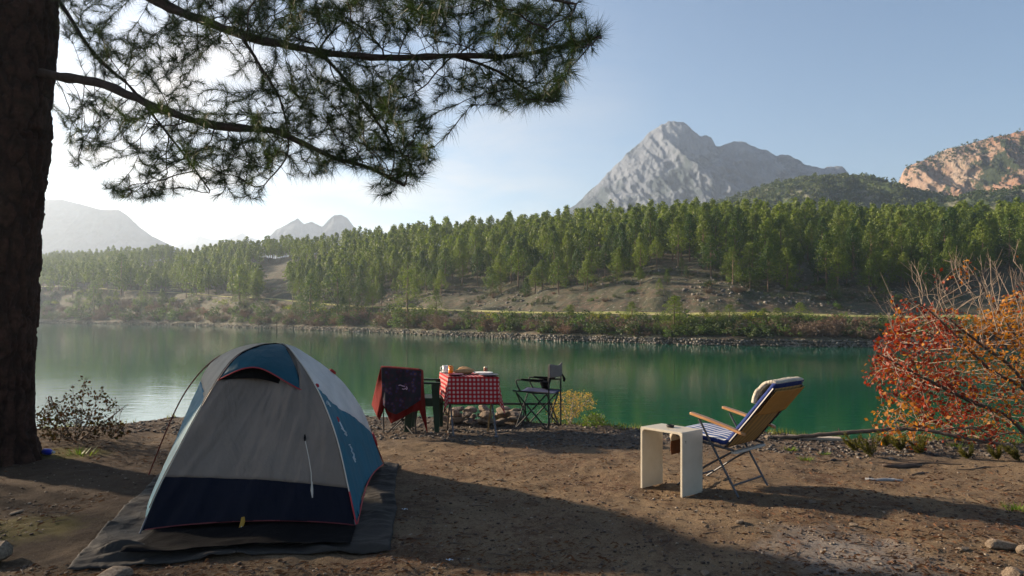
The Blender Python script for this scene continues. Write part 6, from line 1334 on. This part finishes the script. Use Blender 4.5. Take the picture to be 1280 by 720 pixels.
xy = scatter(420, 3.9, 10.3, lambda x, y: not in_sheet(x, y)); m = MB()
for x, y in xy:
    a = r_.uniform(0, 3.14); L = r_.uniform(.03, .16); pts = []
    for t in (-.5, 0, .5): qx, qy = x + math.cos(a) * L * t + (.02 * r_.normal() if t == 0 else 0) * L * 4, y + math.sin(a) * L * t; pts.append(Vector((qx, qy, gzf(qx, qy) + .006)))
    m.tube(pts, [.0035, .003, .0015], 4, cap=False)
tag(m.build('twig_litter', M_TWIGD), kind='stuff')
# grass and weeds at the bank edge
n = 2600; xs = r_.uniform(-6.2, 6.5, n); m_ = (fbm(xs * 1.7, xs * 0, 3, 29) > -.02); xs = xs[m_]; n = len(xs); ys = edge(xs) + r_.normal(size=n) * .09 - .04; z = gz(xs, ys); a = r_.uniform(0, 6.28, n); h = r_.uniform(.03, .10, n)
b0 = np.stack([xs, ys, z], -1); sd_ = np.stack([np.cos(a), np.sin(a), 0 * a], -1) * .005; tp_ = b0 + np.stack([np.sin(a) * h * .4, np.cos(a) * h * .4, h], -1); v = np.stack([b0 - sd_, b0 + sd_, tp_], 1).reshape(-1, 3)
tag(link('edge_grass', npmesh('edge_grass', v, np.arange(3 * n).reshape(-1, 3)), mats=leafmat('grass_blade', (.10, .11, .025), (.22, .20, .05), .3, .7, 3, 0)), kind='stuff')
for k, (px, py, sc_, lab) in enumerate(((1008, 573, .10, 'small green weed on the open dirt right of the reclining chair'), (988, 562, .09, 'low weed just right of the reclining chair legs'), (1120, 552, .08, 'pale yellow-green weed under the fallen branch bow'), (1195, 560, .12, 'bright weed between two sprigs under the autumn bush'), (1270, 637, .12, 'green tuft on the dirt by the right edge'), (1030, 566, .07, 'tiny yellow weed left of the tall sprig'), (98, 572, .20, 'mossy grass tuft at the foot of the huge pine'))):
    g = G(px, py); g.z = gzf(g.x, g.y); n = 50; a = r_.uniform(0, 6.28, n); rad_ = r_.uniform(0, sc_, n); h = r_.uniform(.2, .45, n) * sc_; b0 = np.stack([np.cos(a) * rad_, np.sin(a) * rad_ * .7, 0 * a], -1); sd_ = np.stack([-np.sin(a), np.cos(a), 0 * a], -1) * .006
    v = np.stack([b0 - sd_, b0 + sd_, b0 + np.stack([np.cos(a) * h, np.sin(a) * h, h], -1)], 1).reshape(-1, 3); o = link('weed', npmesh('weed', v, np.arange(3 * n).reshape(-1, 3)), mats=M_GRN); o.location = g; tag(o, lab, 'weed')

# ------------------------------------------------------------------ the air
hb = MB().box((0, 400, 155), (7400, 6600, 335)).build('haze', [])
hm = bpy.data.materials.new('haze_air'); hm.use_nodes = True; t = hm.node_tree; t.nodes.clear()
vo = N(t, 'ShaderNodeVolumePrincipled'); vo.inputs['Color'].default_value = (0.66, 0.79, 0.97, 1); vo.inputs['Density'].default_value = 0.00033; vo.inputs['Anisotropy'].default_value = 0.52
mo = N(t, 'ShaderNodeOutputMaterial'); t.links.new(vo.outputs[0], mo.inputs['Volume']); hb.data.materials.clear(); hb.data.materials.append(hm)
tag(hb, kind='stuff')
